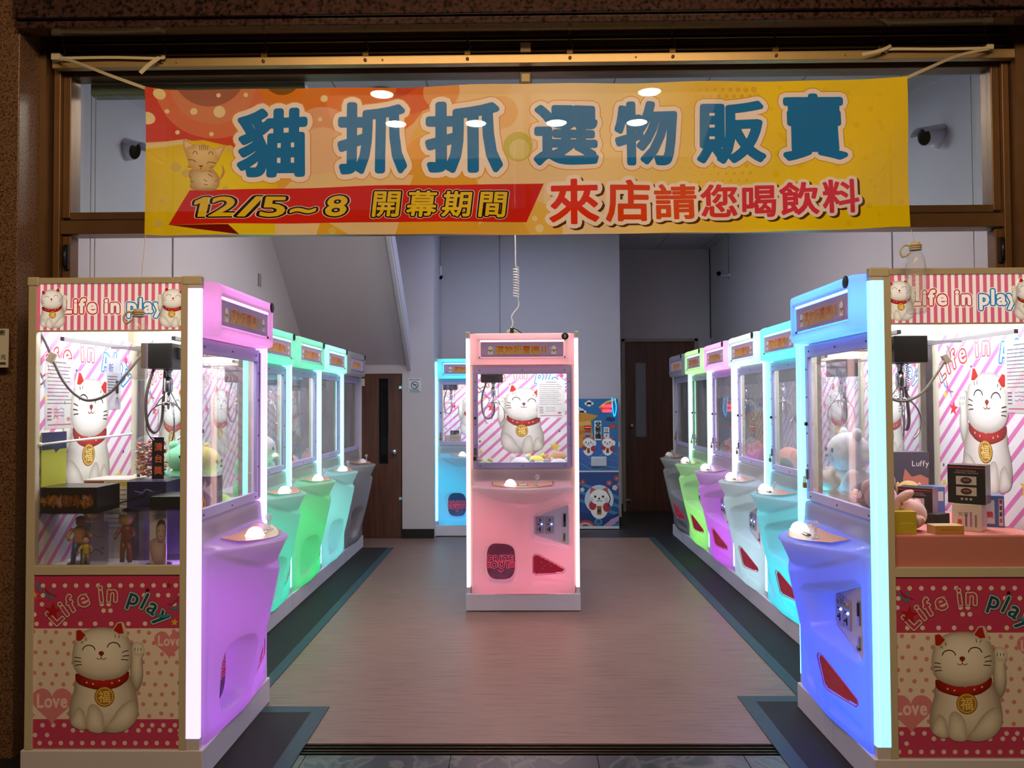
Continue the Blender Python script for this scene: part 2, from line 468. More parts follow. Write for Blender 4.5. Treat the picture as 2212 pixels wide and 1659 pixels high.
def lucky_cat(cv, x, y, h, flip=False, simple=False):
    """white beckoning cat figure, as printed; x, y bottom middle, h height"""
    f = -1 if flip else 1
    def q(a, b): return (x + f * (a - 660) / 723 * h, y + (1225 - b) / 723 * h)
    def Q(l): return [q(*p) for p in l]
    cv.blob(Q([(835, 660), (848, 640), (885, 634), (920, 652), (928, 710), (916, 740), (922, 850), (905, 925), (872, 955), (840, 880), (835, 760)]), '8f877c', 'ece8e0')
    cv.blob(Q([(852, 645), (885, 634), (922, 652), (928, 706), (890, 722), (852, 705)]), 'c9c2b8', 'f2eee8')
    for a in (866, 886, 906): cv.line([q(a, 672), q(a, 692)], 0.006 * h, '2a2018', smooth=False)
    cv.blob(Q([(500, 860), (462, 950), (437, 1030), (431, 1110), (445, 1172), (500, 1205), (560, 1208), (620, 1229), (662, 1222), (700, 1228), (760, 1226), (830, 1200), (880, 1140), (892, 1060), (876, 960), (845, 880), (800, 850)]), '9a9084', 'f2eee8', cen=q(640, 1000), pw=.7)
    cv.blob(Q([(690, 1222), (672, 1190), (700, 1160), (770, 1060), (850, 1010), (886, 1060), (876, 1140), (820, 1204), (750, 1227)]), 'b0a79b', 'efeae3', cen=q(800, 1110))
    cv.blob(Q([(560, 1208), (548, 1150), (560, 1060), (600, 1040), (650, 1090), (664, 1170), (656, 1222), (610, 1229)]), 'bdb4a8', 'f0ece5')
    cv.blob(Q([(448, 1172), (455, 1120), (490, 1060), (530, 1090), (545, 1160), (540, 1204), (495, 1204)]), 'b5aca0', 'eeeae2')
    cv.blob(Q([(475, 838), (520, 870), (650, 890), (770, 868), (824, 826), (824, 872), (800, 900), (740, 934), (640, 948), (540, 928), (480, 895)]), '7a1712', 'c02a20')
    cv.blob(Q([(480, 600), (458, 660), (449, 735), (462, 800), (505, 848), (580, 878), (650, 884), (740, 874), (805, 840), (840, 785), (848, 720), (838, 650), (815, 590), (775, 556), (700, 542), (640, 538), (570, 546), (515, 568)]), 'aaa196', 'fbf8f4', cen=q(640, 660), pw=.55)
    cv.poly(Q([(466, 625), (470, 556), (497, 545), (540, 585), (556, 618), (500, 650)]), 'd8d2c8'); cv.poly(Q([(476, 622), (474, 560), (500, 552), (538, 588), (510, 620), (492, 628)]), 'b3241c')
    cv.poly(Q([(712, 560), (748, 506), (770, 500), (790, 506), (812, 560), (816, 600), (760, 590)]), 'd8d2c8'); cv.poly(Q([(722, 556), (752, 512), (775, 508), (792, 576), (760, 580)]), 'b3241c')
    w = (0.011 if flip and h > .3 else 0.0085) * h
    for cx, cy_ in ((560, 692), (725, 674)):
        cv.line([q(cx + 43 * math.cos(t), cy_ - 38 * math.sin(t)) for t in [PI * .04 + PI * .92 * k / 6 for k in range(7)]], w, '2a1d14')
    cv.poly(Q([(625, 700), (643, 691), (662, 700), (660, 714), (643, 728), (628, 714)]), '8a2f22')
    cv.line([q(643, 726), q(641, 740), q(628, 746), q(612, 738)], w * .7, '9a4034'); cv.line([q(643, 726), q(646, 740), q(660, 746), q(677, 737)], w * .7, '9a4034')
    for a, b, c, d in ((466, 733, 508, 740), (464, 759, 510, 763), (470, 786, 514, 781), (782, 702, 824, 688), (784, 727, 830, 722), (776, 748, 822, 752)):
        cv.line([q(a, b), q((a + c) / 2, (b + d) / 2 - 2), q(c, d)], w * .8, '2a1d14', up=0)
    for a, b, c, d in ((508, 626, 520, 642), (537, 606, 543, 624), (733, 582, 736, 605), (764, 588, 757, 608)): cv.line([q(a, b), q(c, d)], w * .6, '2a1d14', smooth=False, up=0)
    for a, b in ((548, 898), (590, 908), (716, 902), (764, 886)): cv.ell(*q(a, b), .009 * h, .009 * h, 'e8d2b0', 8, up=0)
    cx, cy_ = q(667, 990)
    cv.L += 1
    cv.ell(cx, cy_, .092 * h, .092 * h, '8a5e1c', 24); cv.ell(cx, cy_, .084 * h, .084 * h, 'e6bf52', 24); cv.ell(cx, cy_, .073 * h, .073 * h, 'b07c25', 24)
    if not simple: cv.text('福', cx - .058 * h, cy_ - .045 * h, .116 * h, [(0.012, 'f3da83')])
# ------------------------------------------------------------------ common materials
ALU = mat('beige_alloy', 'c9c1aa', 0.42, 0.0, noise=0.04, nscale=9)
WHITE = mat('white_plastic', 'd9d6e8', 0.35, noise=0.03, nscale=12)
GREYF = mat('grey_steel_frame', 'bcb4e2', 0.4, 0.15, noise=0.04)
BLACK = mat('black_plastic', '121214', 0.4, noise=0.1)
CHROME = mat('chrome', 'cfd2d8', 0.15, 1.0)
BRASS = mat('brass', 'b08a3c', 0.3, 1.0)
STEEL = mat('steel', '8d8f96', 0.3, 0.9)
DKSTEEL = mat('dark_steel', '3a3a40', 0.35, 0.8)
GLASS = glass_mat('clear_pane', (0.98, 0.985, 0.985), 0.075)
ACRYL = glass_mat('clear_acrylic', (0.99, 0.995, 0.995), 0.03, ior=1.3)
SGLASS = glass_mat('side_pane', (0.98, 0.99, 0.99), 0.012)
OPAL = opal_mat('opal_shell', 0.55)
OPALH = opal_mat('opal_header', 0.6)
TUBE = lamp_mat('led_tube_glow', 2.2)
TUBES = lamp_mat('led_line_glow', 2.5)
LAMPW = mat('chamber_lamp_glow', 'ffffff', 0.5, emis='f4f6ff', estr=13.0)
PRT = print_mat('printed_sheet', 0.4)
PRTG = print_mat('printed_backlit_sheet', 0.35, glow=0.42)
DECKP = print_mat('printed_deck', 0.25)
FLOORP = mat('chamber_floor', 'e6e2e6', 0.5, noise=0.03)
BTN = mat('button_glow', 'ffffff', 0.3, emis='fff6ff', estr=2.0)
FLAP = glass_mat('smoked_flap', (0.36, 0.28, 0.36), 0.40, hazecol=(0.30, 0.18, 0.26))

# ------------------------------------------------------------------ shared meshes of the claw machine
# local frame: x along the width, front faces -y, y = 0 is the face of the header, z up
def sstep(a, b, x):
    t = np.clip((x - a) / (b - a), 0, 1); return t * t * (3 - 2 * t)
def sd_poly(X, Z, pts):
    d = np.full(X.shape, 1e9); ins = np.zeros(X.shape, bool); n = len(pts)
    for i in range(n):
        ax, az = pts[i]; bx, bz = pts[(i + 1) % n]
        ex, ez = bx - ax, bz - az
        t = np.clip(((X - ax) * ex + (Z - az) * ez) / (ex * ex + ez * ez), 0, 1)
        d = np.minimum(d, np.hypot(X - ax - ex * t, Z - az - ez * t))
        c = ((az > Z) != (bz > Z)) & (X < (bx - ax) * (Z - az) / (bz - az + 1e-12) + ax)
        ins ^= c
    return np.where(ins, -d, d)
COINP = [(.058, .66), (.085, .685), (.305, .755), (.328, .745), (.330, .455), (.312, .447), (.075, .515), (.058, .535)]
CARDP = [(.066, .395), (.078, .412), (.105, .408), (.285, .300), (.290, .283), (.275, .268), (.085, .262), (.066, .275)]
def lipF(x): return .012 + .205 * np.clip(1 - (np.abs(x) / .345) ** 1.7, 0, 1)
def shellG(X, Z, rec=True):
    t = np.clip(1 - (np.abs(X) / .358) ** 1.15, 0, 1)
    Rz = np.interp(Z, [.127, .2, .3, .5, .7, .8, .9], [.035, .045, .075, .125, .168, .185, .19])
    low = .010 + Rz * t
    b = np.clip(1 - (np.abs(X) / .345) ** 1.5, 0, 1)
    zc = .862 - .115 * b
    bowl = lipF(X) - .06 * np.clip((.872 - Z) / .12, 0, 1) * b
    w = sstep(-.010, .012, Z - zc)
    G = w * bowl + (1 - w) * low
    G = G * (1 - .9 * sstep(.045, 0, Z - .122) * 0.35)
    if rec:
        s1 = (np.abs((X + .157) / .104) ** 3.2 + np.abs((Z - .34) / .132) ** 3.2) ** (1 / 3.2)
        k = sstep(1.10, .90, s1); G = G * (1 - k) + (-.07) * k
        k = sstep(.010, -.022, sd_poly(X, Z, COINP)); G = G * (1 - k) + (.004) * k
        k = sstep(.008, -.006, sd_poly(X, Z, CARDP)); G = G - .010 * k
        # scooped ledge below the card window
        k = sstep(.02, -.02, sd_poly(X, Z, [(.05, .24), (.31, .20), (.31, .165), (.05, .17)])); G = G - .010 * k
    return G
def grid_mesh(name, P, m, smooth=True):
    nr, nc = P.shape[:2]
    me = bpy.data.meshes.new(name)
    idx = np.arange(nr * nc).reshape(nr, nc)
    F = np.stack([idx[:-1, :-1], idx[:-1, 1:], idx[1:, 1:], idx[1:, :-1]], -1).reshape(-1, 4)
    me.from_pydata(P.reshape(-1, 3).tolist(), [], F.tolist())
    me.materials.append(m)
    me.polygons.foreach_set('use_smooth', [smooth] * len(me.polygons)); me.update()
    return me
def shell_mesh():
    xs = np.linspace(-.362, .362, 129); zs = np.linspace(.126, .854, 122)
    X, Z = np.meshgrid(xs, zs)
    G = shellG(X, Z)
    edge = sstep(.362, .352, np.abs(X)); G = G * edge - .012 * (1 - edge)
    rows = [np.stack([X[i], -G[i], Z[i]], -1) for i in range(len(zs))]
    F = lipF(xs); F = F * edge[0] - .012 * (1 - edge[0])
    bk = -.018   # y of the upstand behind the deck is +0.018
    for dy, z in ((.001, .861), (.006, .867), (.016, .870)):
        rows.append(np.stack([xs, -(np.maximum(F - dy, bk + .002)), np.full_like(xs, z)], -1))
    for t in (.25, .5, .75, .94):
        ff = np.maximum(F - .016, bk + .002); rows.append(np.stack([xs, -(ff * (1 - t) + bk * t), np.interp(t, [0, 1], [.870, .900]) + 0 * xs], -1))
    for y, z in ((.0185, .903), (.020, .912), (.022, .95), (.024, .972), (.030, .982), (.045, .985)):
        rows.append(np.stack([xs, np.full_like(xs, y), np.full_like(xs, z)], -1))
    P = np.stack(rows, 0)
    L = P[:, :1].copy(); L[:, :, 1] = .05; Rr = P[:, -1:].copy(); Rr[:, :, 1] = .05
    return grid_mesh('front_shell', np.concatenate([L, P, Rr], 1), OPAL)
def header_mesh():
    xs = np.linspace(-.367, .367, 97); zs = np.linspace(1.722, 1.938, 45)
    X, Z = np.meshgrid(xs, zs)
    ex = np.clip((np.abs(X) - .347) / .02, 0, 1); ez = np.clip((np.abs(Z - 1.83) - .088) / .02, 0, 1)
    Y = -.048 + .014 * (1 - np.sqrt(np.clip(1 - ez ** 2, 0, 1))) + .046 * np.clip((np.abs(X) - .322) / .045, 0, 1) ** 1.3 + .006 * ex
    s = np.maximum(np.abs(X) - .306, np.abs(Z - 1.827) - .066)
    Y = Y + .020 * sstep(.004, -.006, s)
    P = np.stack([X, Y, Z], -1)
    def ring(P, y):
        t = P[-1:].copy(); t[:, :, 1] = y; b = P[:1].copy(); b[:, :, 1] = y; P = np.concatenate([b, P, t], 0)
        l = P[:, :1].copy(); l[:, :, 1] = y; r = P[:, -1:].copy(); r[:, :, 1] = y; return np.concatenate([l, P, r], 1)
    return grid_mesh('header', ring(P, .075), OPALH)
def plaque_mesh():
    cv = Cv(0, 1.824)
    cv.poly([(-.289, -.052), (.289, -.052), (.289, .052), (-.289, .052)], 'a58fb4')
    cv.rect(-.284, .284, -.047, .047, 'b79ac6')
    cv.rect(-.284, .284, -.047, -.036, 'a889ba')
    for sx in (-1, 1): lucky_cat(cv, sx * .222, -.036, .066, flip=sx > 0, simple=True)
    cv.text('選物販賣機', -.186, -.026, .062, [(.06, 'e8cc70'), (.022, '8a2414'), (.0, ('d2381c', 'e8a820'))])
    cv.text('II', .134, -.022, .062, [(.06, 'e8c860'), (.015, 'a86018')], gap=.006)
    return cv
def ncyl(mb, x, z, y0, y1, r, n=10, mi=0):
    return mb.tube([(x, y0, z), (x, y1, z)], r, n, mi)
def disc_mesh():
    mb = MB(); mb.lathe([(.0, 0), (.0245, 0), (.0245, .004), (.022, .005), (0, .005)], 24, Matrix.Translation((0, 0, 0)) @ Matrix.Rotation(R(90), 4, 'X')); return mb
def poster_canvas():
    W2, z0, z1 = .372, .80, 1.755
    cv = Cv(0, 0, 1.0, clip=(-W2, W2, z0, z1))
    cv.rect(-W2, W2, z0, z1, 'f3f0f4')
    cv.L += 1
    m = math.tan(R(42)); p = .087
    for k in range(-6, 22):
        c = z0 - .10 + k * p
        # band between v = c + m*u and + 0.034, clipped to the sheet
        pts = []
        for u, d in ((-W2, 0), (W2, 0), (W2, .030), (-W2, .030)): pts.append((u, c + m * u + d))
        def clip(P, s, v):
            o = []
            for i in range(len(P)):
                a, b = P[i], P[(i + 1) % len(P)]; ia = s * (a[1] - v) >= 0; ib = s * (b[1] - v) >= 0
                if ia: o.append(a)
                if ia != ib:
                    t = (v - a[1]) / (b[1] - a[1]); o.append((a[0] + (b[0] - a[0]) * t, v))
            return o
        pts = clip(pts, 1, z0)
        if len(pts) > 2: pts = clip(pts, -1, z1)
        if len(pts) > 2: cv.poly(pts, 'e07cbc', 0)
    cols1 = ['b83030'] * 5 + ['a86070'] * 2 + ['3070a8'] + ['1f78b8'] * 4
    cv.text('Life in play', 0, 0, .118, [(.115, 'ffffff'), (.085, cols1), (.012, 'ffffff')], arc=(.0, 1.045, .60, 0), center=True, gap=.016)
    cv.star(-.243, 1.415, .037, 'd8363c', .15); cv.star(.255, 1.105, .045, 'f0d040', .1); cv.star(-.33, 1.068, .022, 'f2cf48', .3)
    for a, b, r in ((-.335, 1.150, .012), (.292, 1.228, .012), (.16, 1.62, .012), (-.1, 1.60, .010)): cv.star(a, b, r, '4a4458', .5)
    cv.star(.12, 1.53, .018, 'f0dc60', .4); cv.star(-.31, 1.48, .02, 'f2cf48', 0)
    cv.line([(-.34, 1.58), (-.31, 1.52), (-.27, 1.50), (-.26, 1.46)], .012, '68a8d8', taper=True); cv.line([(-.30, 1.55), (-.28, 1.50), (-.24, 1.49)], .012, 'd84a80', taper=True)
    cv.line([(.30, 1.66), (.33, 1.62), (.30, 1.58)], .012, '68a8d8', taper=True); cv.ell(.31, 1.665, .016, col='d84a80')
    lucky_cat(cv, 0.0, 1.058, .538, flip=True)
    return cv
def side_top_canvas():
    # printed strip above the side window; u from 0 (back edge) to 0.595 (front edge)
    cv = Cv(0, 0, clip=(0, .595, 1.742, 1.925))
    cv.rect(0, .595, 1.742, 1.925, 'f6efe6')
    cv.L += 1
    k = 0
    while k * .0266 < .59:
        cv.rect(k * .0266, min(k * .0266 + .0136, .595), 1.742, 1.925, 'd9658c', 0); k += 1
    cols = ['c43434'] * 5 + ['c05068'] * 2 + ['3478b8'] + ['2080c0'] * 4
    cv.text('Life in play', .302, 1.812, .079, [(.135, 'fbf4f0'), (.100, cols), (.036, 'fbf4f0')], center=True, gap=.003)
    lucky_cat(cv, .062, 1.753, .158); lucky_cat(cv, .535, 1.753, .158, flip=True)
    return cv
def side_low_canvas():
    Wd, z0, z1 = .612, .127, .792
    cv = Cv(0, 0, clip=(0, Wd, z0, z1))
    # pixel frame of the photo: 57..397 across, 1242..1613 down
    def q(x, y): return ((x - 57) / 340 * Wd, z1 - (y - 1242) / 371 * (z1 - z0))
    def rect(x0, x1, y0, y1, c, up=1): a = q(x0, y0); b = q(x1, y1); cv.rect(a[0], b[0], b[1], a[1], c, up)
    rect(57, 397, 1242, 1613, 'f0e2dc')
    cv.L += 1
    rect(57, 397, 1242, 1357, 'c8406e', 0); rect(57, 397, 1551, 1613, 'cc4674', 0)
    cv.L += 1
    r = .0088
    rows = [(1265, range(80, 400, 24)), (1286, [80, 136, 300, 330, 352, 378, 172]), (1305, [78, 134, 208, 223, 388, 365, 160]), (1319, [212, 227]), (1327, [62, 383]), (1347, [67, 98, 129, 162, 194, 229, 266, 302, 385])]
    for y, xs in rows:
        for x in xs: cv.ell(*q(x, y), r, r, 'f2e4e0', 12, up=0)
    for y, xs in [(1564, [59, 82, 105, 129, 297, 319, 343, 368]), (1575, [263, 289, 312, 335, 358, 167, 378, 148]), (1585, [66, 379, 92]), (1602, range(53, 395, 23))]:
        for x in xs:
            if 60 < x < 394: cv.ell(*q(x, y), r, r, 'f2d8dc', 12, up=0)
    rng = random.Random(4)
    for j, y in enumerate(range(1366, 1551, 22)):
        for x in range(62 + (j % 2) * 12, 396, 25):
            dx, dy = rng.uniform(-3, 3), rng.uniform(-3, 3)
            cv.ell(*q(min(x + dx, 391), min(y + dy, 1545)), r * .95, r * .95, 'd8929a', 12, up=0)
    def heart(cx, cy_, s, word):
        pts = []
        for k in range(40):
            t = 2 * PI * k / 40; a = 16 * math.sin(t) ** 3; b = 13 * math.cos(t) - 5 * math.cos(2 * t) - 2 * math.cos(3 * t) - math.cos(4 * t)
            pts.append(q(cx + a * s / 16, cy_ - b * s / 16))
        cv.poly(pts, 'e08a9c'); u, v = q(cx, cy_ + s * .18)
        cv.text('Love', u, v, s / 555 * .92 * .62 * 1.0 / .62, [(.03, 'f4dadc')], center=True, sx=.8)
    heart(355, 1388, 33, 'Love'); heart(102, 1518, 44, 'Love')
    cols = ['ecd0c8'] * 7 + ['8ab4c8'] + ['b4cad4'] * 4
    inn = ['c8406e'] * 7 + ['24506e'] * 5
    a0 = q(226, 1470)
    cv.text('Life in play', a0[0], 0, .092, [(.085, '3c1a20'), (.065, cols), (.012, inn)], arc=(a0[0], q(0, 1452)[1], .275, 0), center=True, gap=.004)
    cv.star(*q(102, 1320), .036, 'b3212a', .1); cv.star(*q(307, 1275), .011, '34181c', .2); cv.star(*q(353, 1265), .014, 'a8243a', .1); cv.star(*q(366, 1344), .016, 'e8c040', .1); cv.star(*q(62, 1285), .016, 'e8b040', .1)
    cv.line([q(68, 1253), q(70, 1265), q(76, 1280)], .010, '3a8fb0', taper=True); cv.line([q(80, 1268), q(86, 1282), q(98, 1292), q(101, 1280), q(96, 1270)], .008, '3a8fb0', taper=True); cv.line([q(84, 1268), q(92, 1280), q(112, 1288)], .008, 'b02848', taper=True)
    cv.line([q(352, 1312), q(368, 1315), q(382, 1305), q(378, 1294), q(360, 1297)], .012, '3a8fb0', taper=True); cv.line([q(322, 1326), q(340, 1331), q(362, 1328)], .012, '3a8fb0', taper=True); cv.line([q(350, 1305), q(364, 1302), q(386, 1276)], .010, 'b83058', taper=True)
    x, y = q(214, 1579)
    lucky_cat(cv, x, y, (1579 - 1343) / 371 * (z1 - z0))
    return cv
def prize_canvas():
    cv = Cv(-.157, .34)
    def out(t, x, y): cv.text(t, x, y, .062, [(.085, 'ff6a8c'), (.03, '6a2c44')], center=True, gap=.003)
    for k in range(4):
        cv.rect(-.103, -.062, -.012 - k * .011, -.006 - k * .011, 'd8446a', 0 if k else 1); cv.rect(.058, .103, -.012 - k * .011, -.006 - k * .011, 'd8446a', 0)
    out('PRIZE', 0, -.004); out('OUT', 0, -.046)
    cv.poly([(-.026, -.058), (-.016, -.058), (0, -.072), (.016, -.058), (.026, -.058), (0, -.082)], 'e0486c')
    return cv
SH = {}
def sh(key, fn):
    if key not in SH: SH[key] = fn()
    return SH[key]
def frame_mb(side_open=True):
    mb = MB()
    for s in (-1, 1):
        mb.box(s * .342, s * .395, .052, .080, .122, 1.932, b=.002)
        mb.box(s * .365, s * .395, .648, .680, .122, 1.932, b=.002)
        mb.box(s * .372, s * .395, .0505, .680, 1.925, 1.950, b=.003)
        mb.box(s * .368, s * .3985, -.001, .075, 1.918, 1.953, b=.005)      # moulded corner cap
        mb.box(s * .368, s * .3985, .64, .684, 1.918, 1.953, b=.005)
        mb.box(s * .372, s * .395, .078, .650, .792, .828, b=.002)
        mb.box(s * .378, s * .392, .078, .650, 1.738, 1.744)
        mb.box(s * .376, s * .388, .078, .650, .122, .792)
    mb.box(-.372, .372, .664, .676, .122, 1.93)          # back board
    mb.box(-.375, .375, .07, .67, 1.930, 1.944)          # roof
    mb.box(-.376, .376, .078, .664, .775, .792)          # shelf under the prize floor
    mb.box(-.345, .345, .05, .070, .955, .998)
    mb.box(-.342, .342, .0705, .078, .792, .998)  # hidden wall added to block shell light from the chamber
    mb.box(-.345, .345, .05, .068, 1.70, 1.735)
    mb.box(-.342, .342, .076, .080, 1.71, 1.93)         # hidden shield added to keep chamber light out of the header
    mb.box(-.342, .342, .078, .082, .122, .792) if False else None
    return mb
def door_frame_mb():
    mb = MB(); y0, y1 = .026, .046
    mb.box(-.352, .352, y0, y1, 1.655, 1.712, b=.002); mb.box(-.352, .352, y0, y1, .992, 1.032, b=.002)
    mb.box(-.352, -.314, y0, y1, 1.032, 1.655, b=.002); mb.box(.314, .352, y0, y1, 1.032, 1.655, b=.002)
    mb.box(.345, .358, y0 - .004, y1, 1.0, 1.70)
    return mb
def screws_mb():
    mb = MB()
    for x in (-.30, 0, .30):
        for z in (1.683, 1.008): ncyl(mb, x, z, .0235, .027, .0038, 8)
    for z in (1.15, 1.30, 1.47, 1.6):
        for x in (-.333, .333): ncyl(mb, x, z, .0235, .027, .0038, 8)
    return mb
def tray_canvas():
    cv = Cv()
    xs = np.linspace(-.215, .215, 25)
    F = lambda x: float(lipF(np.array([x]))[0]) - .040
    top = [(x, .004 + .02 * (1 - (x / .215) ** 2)) for x in xs]; fr = [(x, max(F(x), .006)) for x in xs]
    P = [(x, -max(b, a[1] + .002)) for (x, b), a in zip(fr, top)] + [(x, -b) for x, b in top[::-1]]
    cv.poly(P, '9a4c34'); c2 = [(x * .96, y * .965 - .001) for x, y in P]; cv.poly(c2, 'd8a890')
    cv.L += 1
    for k in range(9):
        y = -.035 - k * .014
        xm = max([x for x in xs if F(x) - .012 > -y] + [0])
        if xm > .01: cv.line([(-xm * .93, y), (0, y - .001), (xm * .93, y)], .003, 'b87a64', up=0)
    return cv
def claw_meshes():
    car = MB(); car.box(-.080, .080, -.065, .065, 1.600, 1.705, b=.004); car.box(-.04, .035, -.08, -.065, 1.64, 1.69, b=.003); car.box(-.05, .05, -.035, .035, 1.69, 1.705); ncyl(car, .05, 1.66, -.072, -.065, .012)
    rail = MB()
    for z, y in ((1.712, .12), (1.712, .56)): rail.box(-.37, .37, y - .008, y + .008, z - .008, z + .008)
    rail.box(-.012, .012, .12, .56, 1.698, 1.706)
    body = MB(); body.lathe([(.006, 1.50), (.016, 1.505), (.018, 1.51), (.018, 1.56), (.012, 1.565), (.012, 1.585), (.017, 1.59), (.017, 1.60), (.004, 1.602), (.004, 1.628)], 14)
    body.lathe([(.003, 1.43), (.006, 1.44), (.006, 1.50)], 8); body.lathe([(.02, 1.448), (.024, 1.452), (.024, 1.46), (.02, 1.464)], 12)
    pr = MB()
    P = catmull([(0.02, 0, 1.458), (.055, 0, 1.44), (.082, 0, 1.40), (.086, 0, 1.35), (.070, 0, 1.315), (.055, 0, 1.302)], 4)
    pr.tube(P, .0038, 6); pr.tube([(.012, 0, 1.505), (.055, 0, 1.44)], .0028, 6)
    co = MB()
    P = []
    for k in range(90):
        t = k / 89; P.append((.035 + .006 * math.cos(k * 1.1), .006 * math.sin(k * 1.1) + .01, 1.63 - .14 * t))
    co.tube(P, .0016, 5)
    lp = MB(); lp.tube(catmull([(-.03, .02, 1.64), (-.075, .04, 1.50), (-.070, .04, 1.38), (-.03, .03, 1.335), (.012, .02, 1.38), (.010, .01, 1.50), (.0, .0, 1.60)], 6), .0062, 8)
    return car, rail, body, pr, co, lp

HAZE_CABLE = mat('grey_sleeve', '77757a', 0.5)
def claw_machine(label, loc, rz, led, hdr=None, tube=None, power=1.0, group=None, badge=None, claw=(-.22, .30), lit_chamber=1.0, glowside=None, closed_sides=False):
    r = thing('claw_machine', label, 'claw machine', loc, rz, group)
    on = power > 0
    hdr = hdr or led; tube = tube or led
    col = (*led, 1.0)
    link('cabinet_frame', sh('frame', lambda: frame_mb().mesh('cabinet_frame', ALU)), r)
    link('base', sh('base', lambda: MB().box(-.3985, .3985, -.012, .692, 0.0048, .121, b=.003).box(-.396, .02, -.0135, -.010, .008, .118).mesh('base', WHITE)), r)
    s = link('front_shell', sh('shell', shell_mesh), r); s.color = col; s['label'] = 'moulded opal plastic front glowing in the machine colour' if on else 'moulded opal plastic front, unlit'
    h = link('header', sh('header', header_mesh), r); h.color = (*hdr, 1.0)
    link('name_plaque', sh('plaque', lambda: plaque_mesh().mesh('name_plaque', print_mat('printed_plaque', .3, glow=.10))), h, (0, -.0325, 0))
    for sx in (-.297, .297):
        for sz in (1.77, 1.885): link('screw', sh('pscrew', lambda: MB().tube([(0, -.034, 0), (0, -.026, 0)], .005, 8).mesh('screw', DKSTEEL)), h, (sx, 0, sz))
    if on:
        t = link('header_light_line', sh('hline', lambda: MB().box(-.296, .296, -.0345, -.0315, 1.8795, 1.8885).mesh('header_light_line', TUBES)), h)
        mxh = max(hdr); t.color = (*[.35 + .65 * c / mxh for c in hdr], 1.0)
    b = link('number_badge', sh('badge', lambda: disc_mesh().mesh('number_badge', BLACK)), h, (.300, -.0485, 1.914))
    if badge:
        cv = Cv(0, 0); cv.text(badge, 0, -.011, .032, [(.02, 'c9a88a')], center=True)
        cv.build('number', PRT, b, (0, -.0055, 0))
    # side panes, prints
    for sgn in (-1, 1):
        M = (sgn * .386, .365, 0)
        link('side_pane', sh('pane', lambda: MB().box(-.0015, .0015, -.287, .285, .828, 1.740).mesh('side_pane', SGLASS)), r, M)
        rot = (0, 0, R(-90)) if sgn < 0 else (0, 0, R(90))
        loc0 = (-.3896, .650, 0) if sgn < 0 else (.3896, .055, 0)
        link('side_sign', sh('stop', lambda: side_top_canvas().mesh('side_sign', PRTG)), r, loc0, rot)
        loc1 = (-.3896, .656, 0) if sgn < 0 else (.3896, .048, 0)
        link('side_panel', sh('slow', lambda: side_low_canvas().mesh('side_panel', PRT)), r, loc1, rot)
        t = link('led_strip', sh('strip', strip_mesh), r, (sgn * .3825, 0, 0)); tc = [.06 * (1 if on else 0) + c for c in tube] if on else (.0, .0, .0)
        t.color = (*tc, 1.0 if on else 0.0)
    link('back_poster', sh('poster', lambda: poster_canvas().mesh('back_poster', PRT)), r, (0, .661, 0))
    link('prize_floor', sh('pfloor', lambda: MB().box(-.374, .374, .07, .662, .792, .802).mesh('prize_floor', FLOORP)), r)
    cl = link('chamber_lamp', sh('clamp', lambda: MB().box(-.30, .30, .12, .60, 1.870, 1.880).mesh('chamber_lamp', LAMPW)), r)
    if lit_chamber < .5:
        cl.data = sh('clampoff', lambda: MB().box(-.30, .30, .12, .60, 1.870, 1.880).mesh('chamber_lamp', mat('chamber_lamp_dim', 'dddddd', .5, emis='f4f6ff', estr=0.35)))
    # door
    d = link('window_door', sh('dframe', lambda: door_frame_mb().mesh('window_door', GREYF)), r)
    link('door_pane', sh('dpane', lambda: MB().box(-.316, .316, .034, .037, 1.03, 1.657).mesh('door_pane', GLASS)), d)
    for sx, sz in [(x, z) for x in (-.30, 0, .30) for z in (1.683, 1.008)] + [(x, z) for z in (1.15, 1.30, 1.47, 1.6) for x in (-.333, .333)]:
        link('screw', sh('dscr', lambda: MB().tube([(0, .0235, 0), (0, .0262, 0)], .0038, 8).mesh('screw', DKSTEEL)), d, (sx, 0, sz))
    lk = MB(); lk.box(-.343, -.327, .018, .026, 1.085, 1.135, b=.002)
    link('keyhole', sh('keyh', lambda: MB().tube([(-.334, .016, 1.345), (-.334, .026, 1.345)], .009, 12).mesh('keyhole', BLACK)), d)
    link('door_latch', sh('latch', lambda: lk.mesh('door_latch', STEEL)), d)
    pk = MB(); pk.box(-.349, -.323, .006, .018, 1.045, 1.073, b=.003); pk.tube(catmull([(-.345, .012, 1.07), (-.345, .012, 1.09), (-.336, .012, 1.10), (-.327, .012, 1.09), (-.327, .012, 1.07)], 4), .0022, 6, 0)
    link('padlock', sh('padlock', lambda: pk.mesh('padlock', BRASS)), d)
    # controls
    tr = link('control_deck', sh('tray', lambda: tray_canvas().mesh('control_deck', DECKP, warp=lambda u, v, L: (u, v, .8700 + .0016 + L + .030 * np.interp(-v, [0.0, .20], [1.0, 0.0])))), r)
    js = link('joystick', sh('joy', lambda: MB().lathe([(.018, .888), (.018, .890), (.010, .893), (.0045, .900), (.0045, .930)], 14).ball((0, 0, .942), .0165, n=16, m=10).mesh('joystick', glass_mat('clear_knob', (.9, .92, .95), .25, hazecol=(.9, .85, .9)))), r, (.100, -.105, 0))
    bt = link('drop_button', sh('btn', lambda: MB().lathe([(.040, .888), (.041, .893), (.036, .898), (.034, .906), (.026, .918), (.012, .926), (0, .928)], 24).mesh('drop_button', BTN)), r, (-.085, -.105, 0))
    if not on: bt.data = sh('btnoff', lambda: MB().lathe([(.040, .888), (.041, .893), (.036, .898), (.034, .906), (.026, .918), (.012, .926), (0, .928)], 24).mesh('drop_button', mat('button_off', 'e8e4ea', .3)))
